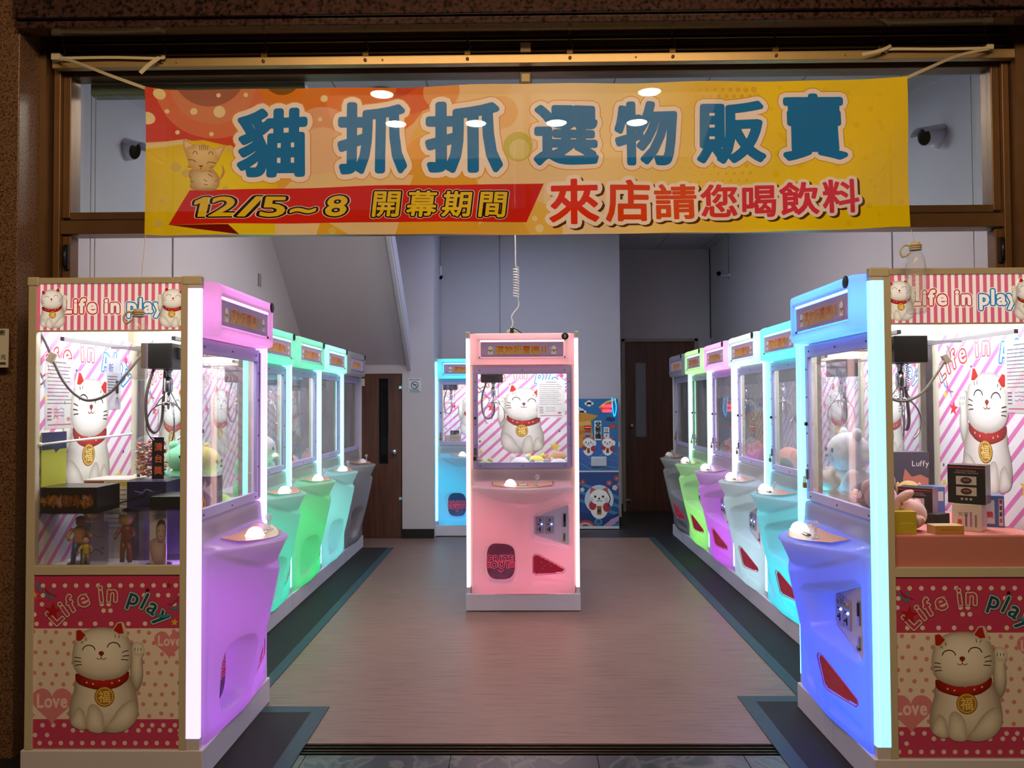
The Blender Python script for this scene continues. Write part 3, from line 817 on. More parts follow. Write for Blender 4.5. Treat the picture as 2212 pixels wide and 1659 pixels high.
    link('counter_display', sh('lcd', lambda: MB().box(-.036, .036, -.115, -.100, .887, .892).box(-.030, .030, -.1165, -.1149, .888, .8915, mi=1).mesh('counter_display', [mat('olive_bezel', '55603a', .4), mat('display_glow', 'eef6e0', .3, emis='d8ffe8', estr=.9)])), r)
    # coin panel with two slots
    def coin():
        mb = MB(); mb.prism([(x * .985 + .003, z * .985 + .009) for x, z in [(.066, .655), (.310, .740), (.322, .730), (.322, .462), (.310, .458), (.078, .522), (.066, .54)]], -.012, .0)
        return mb.mesh('coin_panel', mat('lilac_panel', 'eee6f6', .35))
    cp = link('coin_panel', sh('coin', coin), r)
    def slot():
        mb = MB(); mb.box(-.030, .030, -.018, -.012, -.060, .060, b=.003)
        mb.lathe([(.017, 0), (.017, .006), (.012, .008), (.012, .003)], 16, Matrix.Translation((0, -.018, .033)) @ Matrix.Rotation(R(90), 4, 'X'))
        mb.box(-.003, .003, -.0215, -.018, .020, .046, mi=1); mb.box(-.018, -.002, -.020, -.018, .002, .008, mi=1); mb.box(-.004, .004, -.020, -.018, -.045, -.014, mi=1)
        mb.ball((-.014, -.019, -.03), .005, mi=1); mb.ball((.013, -.0195, .005), .0055, mi=2)
        return mb.mesh('coin_slot', [mat('satin_plate', 'c4c0d6', .35, .3), BLACK, mat('blue_led', '4060ff', .3, emis='6f8cff', estr=8.0)])
    for x in (.118, .186): link('coin_slot', sh('slot', slot), cp, (x, 0, .60))
    link('panel_lock', sh('plock', lambda: MB().box(.278, .300, -.017, -.012, .585, .680, b=.002).box(.283, .295, -.020, -.017, .62, .67, mi=1).box(.283, .293, -.020, -.012, .500, .540, mi=0).lathe([(.010, 0), (.010, .008)], 14, Matrix.Translation((.285, -.012, .495)) @ Matrix.Rotation(R(90), 4, 'X'), mi=2).mesh('panel_lock', [CHROME, BLACK, BRASS])), cp)
    # red card window: follows the shell
    def card():
        xs = np.linspace(.064, .292, 40); zs = np.linspace(.258, .414, 28); X, Z = np.meshgrid(xs, zs)
        G = shellG(X, Z) + .003; inside = sd_poly(X, Z, CARDP) < -.003
        mb = MB(); idx = {}
        for i in range(len(zs) - 1):
            for j in range(len(xs) - 1):
                if inside[i, j] and inside[i + 1, j] and inside[i, j + 1] and inside[i + 1, j + 1]:
                    q = []
                    for a, b_ in ((i, j), (i, j + 1), (i + 1, j + 1), (i + 1, j)):
                        if (a, b_) not in idx: idx[(a, b_)] = len(mb.v); mb.v.append((X[a, b_], -G[a, b_], Z[a, b_]))
                        q.append(idx[(a, b_)])
                    mb.f.append(q); mb.m.append(0); mb.sm.append(True)
        ed = [(x, -(float(shellG(np.array([x]), np.array([z]))[0]) + .004), z) for x, z in CARDP]
        mb.tube([tuple(p) for p in ed], .0022, 6, 1, closed=True)
        rg = random.Random(2)
        for k in range(16):
            x, z = rg.uniform(.08, .2), rg.uniform(.275, .36)
            if float(sd_poly(np.array([x]), np.array([z]), CARDP)[0]) < -.012:
                mb.ball((x, -(float(shellG(np.array([x]), np.array([z]))[0]) + .003), z), (.004, .0012, .003), mi=2 + k % 2, n=8, m=4)
        return mb.mesh('card_window', [mat('crimson_card', 'c0123c', .25, coat=.5, emis='c0123c', estr=.15), mat('pink_rim', 'e85a7a', .3), mat('print_gold', 'd89a40', .4), mat('print_violet', '9a50a0', .4)])
    link('card_window', sh('card', card), r)
    # prize door
    def flap():
        pts = [(-.157 + .100 * math.copysign(abs(math.cos(t)) ** (2 / 3.2), math.cos(t)), .34 + .127 * math.copysign(abs(math.sin(t)) ** (2 / 3.2), math.sin(t))) for t in [2 * PI * k / 40 for k in range(40)]]
        return MB().prism(pts, .030, .033).mesh('prize_door', FLAP)
    pf = link('prize_door', sh('flap', flap), r)
    link('prize_door_print', sh('pprint', lambda: prize_canvas().mesh('prize_door_print', print_mat('printed_decal', .4, glow=.30))), pf, (0, .0285, 0))  # ink given its own glow in place of light from behind
    # claw
    def cm(): 
        car, rail, body, pr, co, lp = claw_meshes()
        return dict(car=car.mesh('carriage', BLACK), rail=rail.mesh('gantry_rail', STEEL), body=body.mesh('claw', CHROME), pr=pr.mesh('prong', CHROME), co=co.mesh('spring_cord', mat('lilac_cord', 'a79cc8', .4)), lp=lp.mesh('cable_loop', HAZE_CABLE))
    cm_ = sh('claw', cm)
    link('gantry_rail', cm_['rail'], r)
    ca = link('carriage', cm_['car'], r, (claw[0], claw[1], 0))
    link('cable_loop', cm_['lp'], ca)
    cb = link('claw', cm_['body'], r, (claw[0] + .01, claw[1] - .01, 0))
    for k in range(3): link('prong', cm_['pr'], cb, (0, 0, 0), (0, 0, R(100 + 120 * k)))
    link('spring_cord', cm_['co'], cb)
    # lamps behind the opal shells
    if on:
        p = power
        for sgn in (-1, 1):
            add_light('shell_lamp', 'AREA', (sgn * .318, .075, .50), 3.4 * p, led, .03, .70, (R(90), 0, 0), r)
        add_light('shell_lamp', 'AREA', (0, .12, .17), 3.2 * p, led, .60, .05, (R(90), 0, 0), r)
        add_light('shell_lamp', 'AREA', (0, .30, .50), 2.2 * p, led, .5, .6, (R(90), 0, 0), r)
        add_light('shell_lamp', 'AREA', (0, .09, .84), 1.2 * p, led, .6, .03, (R(90), 0, 0), r)
        add_light('header_lamp', 'AREA', (0, .062, 1.83), 2.3 * p, hdr, .70, .16, (R(90), 0, 0), r)
    return r
def strip_mesh():
    # quarter-round diffuser tube along the front corner
    mb = MB(); n = 8
    pts = [(-.0125, .052), (.0125, .052), (.0125, .010)] + [(.0125 - .012 + .012 * math.cos(t), .012 - .012 * math.sin(t)) for t in [PI / 2 * k / 5 for k in range(6)]] + [(-.0125, .0)]
    v0 = [(a, b, .165) for a, b in pts]; v1 = [(a, b, 1.905) for a, b in pts]; N = len(pts)
    mb.add(v0 + v1, [tuple(range(N))[::-1], tuple(range(N, 2 * N))] + [(i, (i + 1) % N, N + (i + 1) % N, N + i) for i in range(N)], 0)
    mb.box(-.0127, .0127, .001, .0505, .121, .165, 1); mb.box(-.0127, .0127, .001, .0505, 1.905, 1.92, 1)
    return mb.mesh('led_strip', [TUBE, WHITE])
# ------------------------------------------------------------------ the shop room
WALL = mat('white_wall_paint', 'c9c4cc', 0.75, noise=0.02, nscale=3, bump=.15, bscale=60)
SOFF = mat('soffit_paint', 'c4bfc9', 0.8)
def bx(name, x0, x1, y0, y1, z0, z1, m, b=0, kind=True, parent=None):
    o = MB().box(x0, x1, y0, y1, z0, z1, b=b).build(name, m, parent)
    if kind: struct(o)
    return o
def wood_floor():
    m, nt, out = nodes_mat('vinyl_plank_floor')
    tc = nt.nodes.new('ShaderNodeTexCoord'); mp = nt.nodes.new('ShaderNodeMapping'); mp.inputs['Scale'].default_value = (1.2, 26, 1)
    nt.links.new(tc.outputs['Object'], mp.inputs[0])
    n = nt.nodes.new('ShaderNodeTexNoise'); n.inputs['Scale'].default_value = 3.0; n.inputs['Detail'].default_value = 8; n.inputs['Roughness'].default_value = .65
    nt.links.new(mp.outputs[0], n.inputs['Vector'])
    cr = nt.nodes.new('ShaderNodeValToRGB'); e = cr.color_ramp.elements
    e[0].position = .30; e[0].color = (*srgb('5e4a44'), 1); e[1].position = .50; e[1].color = (*srgb('826660'), 1); x = e.new(.75); x.color = (*srgb('8c7068'), 1)
    nt.links.new(n.outputs['Fac'], cr.inputs[0])
    b = nt.nodes.new('ShaderNodeBsdfPrincipled'); b.inputs['Roughness'].default_value = .42
    nt.links.new(cr.outputs[0], b.inputs['Base Color'])
    mp2 = nt.nodes.new('ShaderNodeMapping'); mp2.inputs['Scale'].default_value = (2.2, 50, 1); nt.links.new(tc.outputs['Object'], mp2.inputs[0])
    n2 = nt.nodes.new('ShaderNodeTexNoise'); n2.inputs['Scale'].default_value = 4; n2.inputs['Detail'].default_value = 3; nt.links.new(mp2.outputs[0], n2.inputs['Vector'])
    cr2 = nt.nodes.new('ShaderNodeValToRGB'); cr2.color_ramp.elements[0].position = .27; cr2.color_ramp.elements[0].color = (.35, .3, .28, 1); cr2.color_ramp.elements[1].position = .34; cr2.color_ramp.elements[1].color = (1, 1, 1, 1)
    nt.links.new(n2.outputs['Fac'], cr2.inputs[0])
    mx = nt.nodes.new('ShaderNodeMix'); mx.data_type = 'RGBA'; mx.blend_type = 'MULTIPLY'; mx.inputs[0].default_value = 1
    nt.links.new(cr.outputs[0], mx.inputs[6]); nt.links.new(cr2.outputs[0], mx.inputs[7]); nt.links.new(mx.outputs[2], b.inputs['Base Color'])
    nt.links.new(b.outputs[0], out.inputs[0]); return m
FL = wood_floor()
struct(MB().box(-2.4, 2.6, 3.31, 10.6, -.05, 0).build('floor', FL))
def granite(name, c1, c2, c3, rough=.35, sc_=60):
    m, nt, out = nodes_mat(name)
    tc = nt.nodes.new('ShaderNodeTexCoord'); n = nt.nodes.new('ShaderNodeTexNoise'); n.inputs['Scale'].default_value = sc_; n.inputs['Detail'].default_value = 4
    nt.links.new(tc.outputs['Object'], n.inputs['Vector'])
    cr = nt.nodes.new('ShaderNodeValToRGB'); e = cr.color_ramp.elements; cr.color_ramp.interpolation = 'LINEAR'
    e[0].position = .36; e[0].color = (*srgb(c1), 1); e[1].position = .46; e[1].color = (*srgb(c2), 1); x = e.new(.62); x.color = (*srgb(c3), 1)
    nt.links.new(n.outputs['Fac'], cr.inputs[0])
    b = nt.nodes.new('ShaderNodeBsdfPrincipled'); b.inputs['Roughness'].default_value = rough
    nt.links.new(cr.outputs[0], b.inputs['Base Color']); nt.links.new(b.outputs[0], out.inputs[0]); return m
GRAN = granite('red_brown_granite', '3a271c', '6e513c', '866650', sc_=130)
GRAND = granite('polished_lintel_granite', '160f0f', '3a2826', '4a3430', .12)
# pavement in front of the sill: dark polished marble with pale veins
def marble():
    m, nt, out = nodes_mat('dark_marble')
    tc = nt.nodes.new('ShaderNodeTexCoord'); n = nt.nodes.new('ShaderNodeTexNoise'); n.inputs['Scale'].default_value = 3.5; n.inputs['Detail'].default_value = 9; n.inputs['Distortion'].default_value = 1.6
    nt.links.new(tc.outputs['Object'], n.inputs['Vector'])
    cr = nt.nodes.new('ShaderNodeValToRGB'); e = cr.color_ramp.elements
    e[0].position = .40; e[0].color = (*srgb('2e3036'), 1); e[1].position = .50; e[1].color = (*srgb('5e5c5c'), 1); x = e.new(.515); x.color = (*srgb('34363c'), 1)
    y = e.new(.7); y.color = (*srgb('3c3e46'), 1)
    nt.links.new(n.outputs['Fac'], cr.inputs[0])
    b = nt.nodes.new('ShaderNodeBsdfPrincipled'); b.inputs['Roughness'].default_value = .3
    nt.links.new(cr.outputs[0], b.inputs['Base Color']); nt.links.new(b.outputs[0], out.inputs[0]); return m
MARB = marble()
pv = MB()
for i in range(-8, 8): pv.box(i * .6 + .30, i * .6 + .897, 2.30, 3.20, -.06, 0.0, b=.001)
for i in range(-8, 8): pv.box(i * .6 + .05, i * .6 + .647, -2.5, 2.297, -.06, 0.0, b=.001)
struct(pv.build('pavement', MARB))
struct(MB().box(-6, 6, -2.6, 3.3, -.09, -.062).build('pavement_bed', mat('grout', '3a3a3a', .9)))
DSILL = mat('dark_sill_metal', '3a3026', .35, .6, noise=.3, nscale=30)
sl = MB(); sl.box(-2.1, 2.2, 3.20, 3.312, -.06, -.012)
for y in (3.225, 3.25, 3.28, 3.306): sl.box(-2.1, 2.2, y - .004, y + .004, -.02, -.002)
struct(sl.build('trim_1', DSILL))
# walls
DL, DR, DB = 8.3, 10.3, 9.12
struct(MB().box(-2.43, -2.31, 3.45, 10.4, 0, 3.56).build('wall_left', WALL))
struct(MB().box(2.53, 2.63, 3.45, 10.4, 0, 3.56).build('wall_right', WALL))
wb = MB(); wb.box(-2.31, -1.80, DL, DL + .1, 0, 3.56); wb.box(-1.30, -.955, DL, 9.12, 0, 3.56); wb.box(-1.80, -1.30, DL, DL + .1, 1.775, 3.56)
wb.box(-1.0, 1.165, DB, DB + .1, 0, 3.56); wb.box(1.105, 1.165, DB + .02, DR, 0, 3.56)
wb.box(1.165, 2.53, DR, DR + .1, 2.28, 3.56); wb.box(2.32, 2.53, DR, DR + .1, 0, 2.28); wb.box(1.165, 1.36, DR, DR + .1, 0, 2.28)
struct(wb.build('wall_back', WALL))
def ceil_mat():
    m, nt, out = nodes_mat('ceiling_panels')
    tc = nt.nodes.new('ShaderNodeTexCoord'); br = nt.nodes.new('ShaderNodeTexBrick'); br.offset = 0; br.inputs['Scale'].default_value = 1.0
    br.inputs['Mortar Size'].default_value = .006; br.inputs['Brick Width'].default_value = .6; br.inputs['Row Height'].default_value = 1.2
    br.inputs['Color1'].default_value = (*srgb('c4c2ca'), 1); br.inputs['Color2'].default_value = (*srgb('bcbac4'), 1); br.inputs['Mortar'].default_value = (*srgb('77757f'), 1)
    nt.links.new(tc.outputs['Object'], br.inputs['Vector'])
    b = nt.nodes.new('ShaderNodeBsdfPrincipled'); b.inputs['Roughness'].default_value = .5
    nt.links.new(br.outputs[0], b.inputs['Base Color']); nt.links.new(b.outputs[0], out.inputs[0]); return m
struct(MB().box(-2.43, 2.63, 3.45, 10.4, 3.5, 3.6).build('ceiling', ceil_mat()))
# sloping underside of the staircase on the left, with its stringer
st = MB(); st.prism([(8.30, 1.87), (6.45, 3.5), (6.65, 3.5), (8.30, 2.05)], -2.31, -1.315, axis='x'); struct(st.build('stair_soffit', SOFF))
st = MB(); st.prism([(8.30, 1.865), (6.40, 3.54), (6.75, 3.54), (8.30, 2.2)], -1.315, -1.262, axis='x')
st.prism([(8.30, 1.80), (6.33, 3.54), (6.40, 3.54), (8.30, 1.865)], -1.240, -1.205, axis='x')
st.prism([(8.30, 1.90), (6.50, 3.5), (6.75, 3.5), (8.30, 2.2)], -1.262, -1.205, axis='x')
struct(st.build('stair_stringer', WALL))
# baseboards
BASEB = mat('dark_baseboard', '1b1414', .45)
bx('baseboard_left', -1.30, -.955, DL - .012, DL, 0, .10, BASEB)
bx('baseboard_back', -.955, 1.165, DB - .012, DB, 0, .10, BASEB); bx('baseboard_right', 1.165, 1.36, DR - .012, DR, 0, .10, BASEB)
# doors
def wood_mat():
    m, nt, out = nodes_mat('walnut_veneer')
    tc = nt.nodes.new('ShaderNodeTexCoord'); mp = nt.nodes.new('ShaderNodeMapping'); mp.inputs['Scale'].default_value = (14, 14, .8); nt.links.new(tc.outputs['Object'], mp.inputs[0])
    n = nt.nodes.new('ShaderNodeTexNoise'); n.inputs['Scale'].default_value = 3; n.inputs['Detail'].default_value = 6; nt.links.new(mp.outputs[0], n.inputs['Vector'])
    cr = nt.nodes.new('ShaderNodeValToRGB'); cr.color_ramp.elements[0].position = .3; cr.color_ramp.elements[0].color = (*srgb('4e2f26'), 1); cr.color_ramp.elements[1].position = .7; cr.color_ramp.elements[1].color = (*srgb('6a4536'), 1)
    nt.links.new(n.outputs['Fac'], cr.inputs[0])
    b = nt.nodes.new('ShaderNodeBsdfPrincipled'); b.inputs['Roughness'].default_value = .4
    nt.links.new(cr.outputs[0], b.inputs['Base Color']); nt.links.new(b.outputs[0], out.inputs[0]); return m
WOOD = wood_mat()
DGL = mat('dark_door_glass', '0c0d10', .08); GGL = mat('frosted_door_glass', '8a8e9a', .3)
def door(n, x0, x1, z1, Y, gx0, gx1, gz0, gz1, gm, hinge, knobx, hx, kz=.98):
    d = struct(MB().box(x0, gx0, Y, Y + .04, .006, z1).box(gx1, x1, Y, Y + .04, .006, z1).box(gx0, gx1, Y, Y + .04, .006, gz0).box(gx0, gx1, Y, Y + .04, gz1, z1).build('door_%d' % n, WOOD))
    MB().box(gx0, gx1, Y + .012, Y + .02, gz0, gz1).build('door_glass', gm, d)
    kb = MB(); kb.lathe([(.030, 0), (.030, .006), (.012, .010), (.012, .03), (.028, .04), (.032, .055), (.024, .068), (0, .07)], 18, Matrix.Translation((knobx, Y, kz)) @ Matrix.Rotation(R(90), 4, 'X'))
    kb.build('door_knob', CHROME, d)
    for z in hinge:
        hb = MB(); hb.tube([(hx, Y - .012, z - .03), (hx, Y - .012, z + .03)], .008, 8); hb.box(hx - .035, hx + .035, Y - .006, Y, z - .006, z + .02); hb.box(hx - .04, hx + .04, Y - .014, Y - .008, z - .008, z + .0)
        hb.build('door_hinge', CHROME, d)
    return d
door(1, -1.79, -1.312, 1.765, DL + .02, -1.555, -1.455, .80, 1.725, DGL, (.42, 1.62), -1.385, -1.30, .93)
door(2, 1.375, 2.30, 2.262, DR + .02, 1.52, 1.66, .99, 1.98, GGL, (.14,), 1.455, 1.41, 1.14)
dt = MB(); dt.box(1.335, 1.372, DR - .03, DR, 0, 2.30).box(2.305, 2.345, DR - .03, DR, 0, 2.30).box(1.335, 2.345, DR - .03, DR, 2.265, 2.30); struct(dt.build('trim_2', mat('door_casing', 'a39a90', .5)))
dt = MB(); dt.box(1.165, 1.21, DB - .02, DR - .1, 0.12, 2.0); 
# mats of dark tile with teal edge tape
MATC = mat('dark_rubber_mat', '121318', .75, noise=.2, nscale=40, bump=.3, bscale=300)
TEAL = mat('slate_edge_strip', '2a424e', .6, noise=.1)
def zone(x_out, s, x_in_front, yj, y_end):
    """dark band along one row, jogging inwards near the entrance"""
    m = MB()
    m.box(x_out, s, yj, y_end, .0005, .004); m.box(x_out, x_in_front, 2.95, yj, .0005, .004)
    return m
mt = tag(zone(-2.29, -1.36, -1.0, 3.70, 7.75).build('rubber_mat', MATC), 'dark rubber mat under the left row of claw machines', 'floor mat')
e = MB(); e.box(-1.36, -1.30, 3.70, 7.75, .0005, .0045); e.box(-1.36, -.93, 3.63, 3.70, .0005, .0045); e.box(-1.0, -.93, 2.95, 3.63, .0005, .0045); e.build('mat_edging', TEAL, mt)
mt = tag(zone(2.5, 1.41, 1.12, 3.83, 8.3).build('rubber_mat', MATC), 'dark rubber mat under the right row of claw machines', 'floor mat')
e = MB(); e.box(1.345, 1.41, 3.83, 8.3, .0005, .0045); e.box(1.05, 1.41, 3.76, 3.83, .0005, .0045); e.box(1.05, 1.12, 2.95, 3.76, .0005, .0045); e.build('mat_edging', TEAL, mt)
struct(MB().box(-.1, 2.5, 8.3, 10.3, .0003, .0015).box(-.95, -.1, 8.36, 9.1, .0003, .0015).build('floor_dark_tiles', mat('dark_floor_tile', '2c2c30', .4, noise=.2, nscale=5)))

# ------------------------------------------------------------------ storefront: granite, bronze frame, transom glass, shutter box
struct(MB().box(-3.2, -2.32, 3.13, 3.45, -.06, 4.2, b=.004).box(-2.312, -2.10, 3.16, 3.45, -.06, 4.2, b=.004).build('wall_stone_left', GRAN))
struct(MB().box(2.17, 3.2, 3.13, 3.45, -.06, 4.2, b=.004).build('wall_stone_right', GRAN))
struct(MB().box(-2.10, 2.17, 3.11, 3.20, 3.052, 4.2, b=.004).box(-2.10, 2.17, 3.13, 3.205, 3.018, 3.048, b=.003).build('wall_lintel', GRAND))
BRZ = mat('bronze_frame', '7a5c40', .38, .45, noise=.15, nscale=14)
BRZD = mat('dark_bronze', '6a4c30', .45, .3, noise=.2)
fr = MB()
for a, b_ in ((-2.10, -2.075), (2.13, 2.17)): fr.box(a, b_, 3.30, 3.45, -.01, 3.3)
fr.box(-2.065, -2.035, 3.34, 3.44, 0, 2.95, b=.003); fr.box(-2.035, -2.0, 3.36, 3.44, 2.28, 2.95, b=.003); fr.box(-2.033, -1.995, 3.36, 3.42, 0, 2.20, b=.003)
fr.box(2.095, 2.125, 3.34, 3.44, 0, 2.95, b=.003); fr.box(2.06, 2.095, 3.36, 3.44, 2.28, 2.95, b=.003); fr.box(2.065, 2.10, 3.36, 3.42, 0, 2.20, b=.003)
fr.box(-2.035, 2.10, 3.345, 3.44, 2.205, 2.265, b=.003); fr.box(-2.0, 2.06, 3.36, 3.44, 2.272, 2.305, b=.002); fr.box(-2.0, 2.06, 3.36, 3.44, 2.912, 2.96, b=.002)
fr.box(.015, .045, 3.36, 3.42, 2.30, 2.915)
struct(fr.build('window_frame', BRZ))
g1 = struct(MB().box(-2.0, 2.06, 3.398, 3.402, 2.30, 2.915).build('window_1', glass_mat('transom_glass', (.86, .93, .95), .012, hazecol=(.5, .6, .6))))
# hinge plates low on both posts
for x in (-2.01, 2.085):
    h = MB(); h.box(x - .01, x + .012, 3.345, 3.36, 2.05, 2.16, b=.002); h.tube([(x, 3.338, 2.06), (x, 3.338, 2.15)], .007, 8)
    tag(h.build('door_pivot', DKSTEEL), 'dark metal door pivot on the %s bronze door post' % ('left' if x < 0 else 'right'), 'hinge')
# louvred shutter box above
sb = MB(); sb.box(-2.1, 2.17, 3.42, 3.45, 2.93, 3.6)
for z in (2.985, 3.03, 3.078, 3.125, 3.172): sb.box(-2.09, 2.16, 3.372, 3.40, z, z + .040, b=.004)
struct(sb.build('shutter_box', BRZD))
lip = MB()
for z in (3.008, 3.106): lip.tube([(-2.08, 3.366, z), (2.15, 3.366, z)], .0045, 8)
lip.tube([(-2.08, 3.366, 3.058), (2.15, 3.366, 3.058)], .0025, 6)
struct(lip.build('trim_3', mat('lit_slat_edge', 'e8bc6a', .4, .3)))  # pale tubes stand for the light on the rounded slat edges
for x in (-2.02, 2.09): pass
br = MB(); br.box(-2.05, 2.13, 3.30, 3.335, 2.925, 2.965, b=.003)
for x in (-1.5, -.6, .5, 1.4): ncyl(br, x, 2.945, 3.296, 3.30, .004)
bar = tag(br.build('curtain_rail', mat('pale_alloy', 'c3a878', .35, .5, noise=.1)), 'long pale metal rail across the shop front above the banner', 'rail')
HX = [-2.01, -1.565, -1.12, -.675, -.23, .215, .66, 1.105, 1.56, 2.01]
for i, x in enumerate(HX):
    m = MB(); m.tube([(x, 3.31, 3.16), (x, 3.31, 3.03), (x + .014, 3.31, 3.0), (x + .004, 3.31, 2.985)], .004, 6); m.box(x - .014, x + .014, 3.302, 3.318, 2.965, 2.985, b=.002)
    ncyl(m, x, 2.945, 3.294, 3.30, .007)
    nm = ['leftmost', 'second from the left', 'third from the left', 'fourth from the left', 'fifth from the left', 'fifth from the right', 'fourth from the right', 'third from the right', 'second from the right', 'rightmost'][i]
    o = tag(m.build('rail_hanger', mat('aged_brass', '8a6c44', .4, .6)), 'thin metal hook holding the front rail, %s of ten' % nm, 'hook', 'hooks along the front rail')
sq = MB(); sq.box(.000, .045, 3.288, 3.30, 2.97, 3.01, b=.002); tag(sq.build('sticker_plate', mat('cream_plate', 'c8b080', .5)), 'small square cream plate just above the rail over the banner middle', 'plate')
sq = MB(); sq.box(-.005, .05, 3.352, 3.36, 2.855, 2.91, b=.002); sq.box(.005, .04, 3.350, 3.3525, 2.865, 2.90, mi=1)
tag(sq.build('latch_plate', [BLACK, mat('cream_plate', 'c8b080')]), 'small square black and cream latch plate just below the rail over the banner middle', 'plate')

# ------------------------------------------------------------------ ceiling lamps shining behind the banner, added room fill light
def spot_at(px, py, Z=3.5):
    v = CAM_M.to_3x3() @ Vector(((px - W_ / 2) / FPX, -(py - H_ / 2) / FPX, -1)); t = (Z - 1.45) / v.z
    return Vector((0, 0, 1.45)) + v * t
for i, (px, py) in enumerate(((825, 203), (1403, 198), (855, 267), (1028, 266), (1202, 265), (1376, 264))):
    p = spot_at(px, py, 3.485)
    nm = ['left of the two nearer ones', 'right of the two nearer ones', 'leftmost of the farther four', 'second from the left of the farther four', 'second from the right of the farther four', 'rightmost of the farther four'][i]
    t = thing('ceiling_lamp', 'round ceiling downlight glowing through the banner cloth, ' + nm, 'lamp', p, 0, 'downlights behind the banner')
    MB().lathe([(.072, .012), (.084, .010), (.086, -.004), (.078, -.008), (.072, 0)], 24).build('lamp_ring', WHITE, t)
    MB().lathe([(0, -.001), (.072, -.001), (.072, .006)], 24).build('lamp_face', mat('downlight_glow', 'ffffff', .5, emis=(1.0, .80, .58), estr=190), t)
for x, y in ((-1.1, 5.2), (1.1, 5.2), (0.0, 7.4)):
    add_light('room_fill', 'AREA', (x, y, 3.46), (20 if y > 7 else 8), (.50, .62, 1.0), 1.0, 1.0, (0, 0, 0))  # bluish area lights added to fill the room, no fixtures there

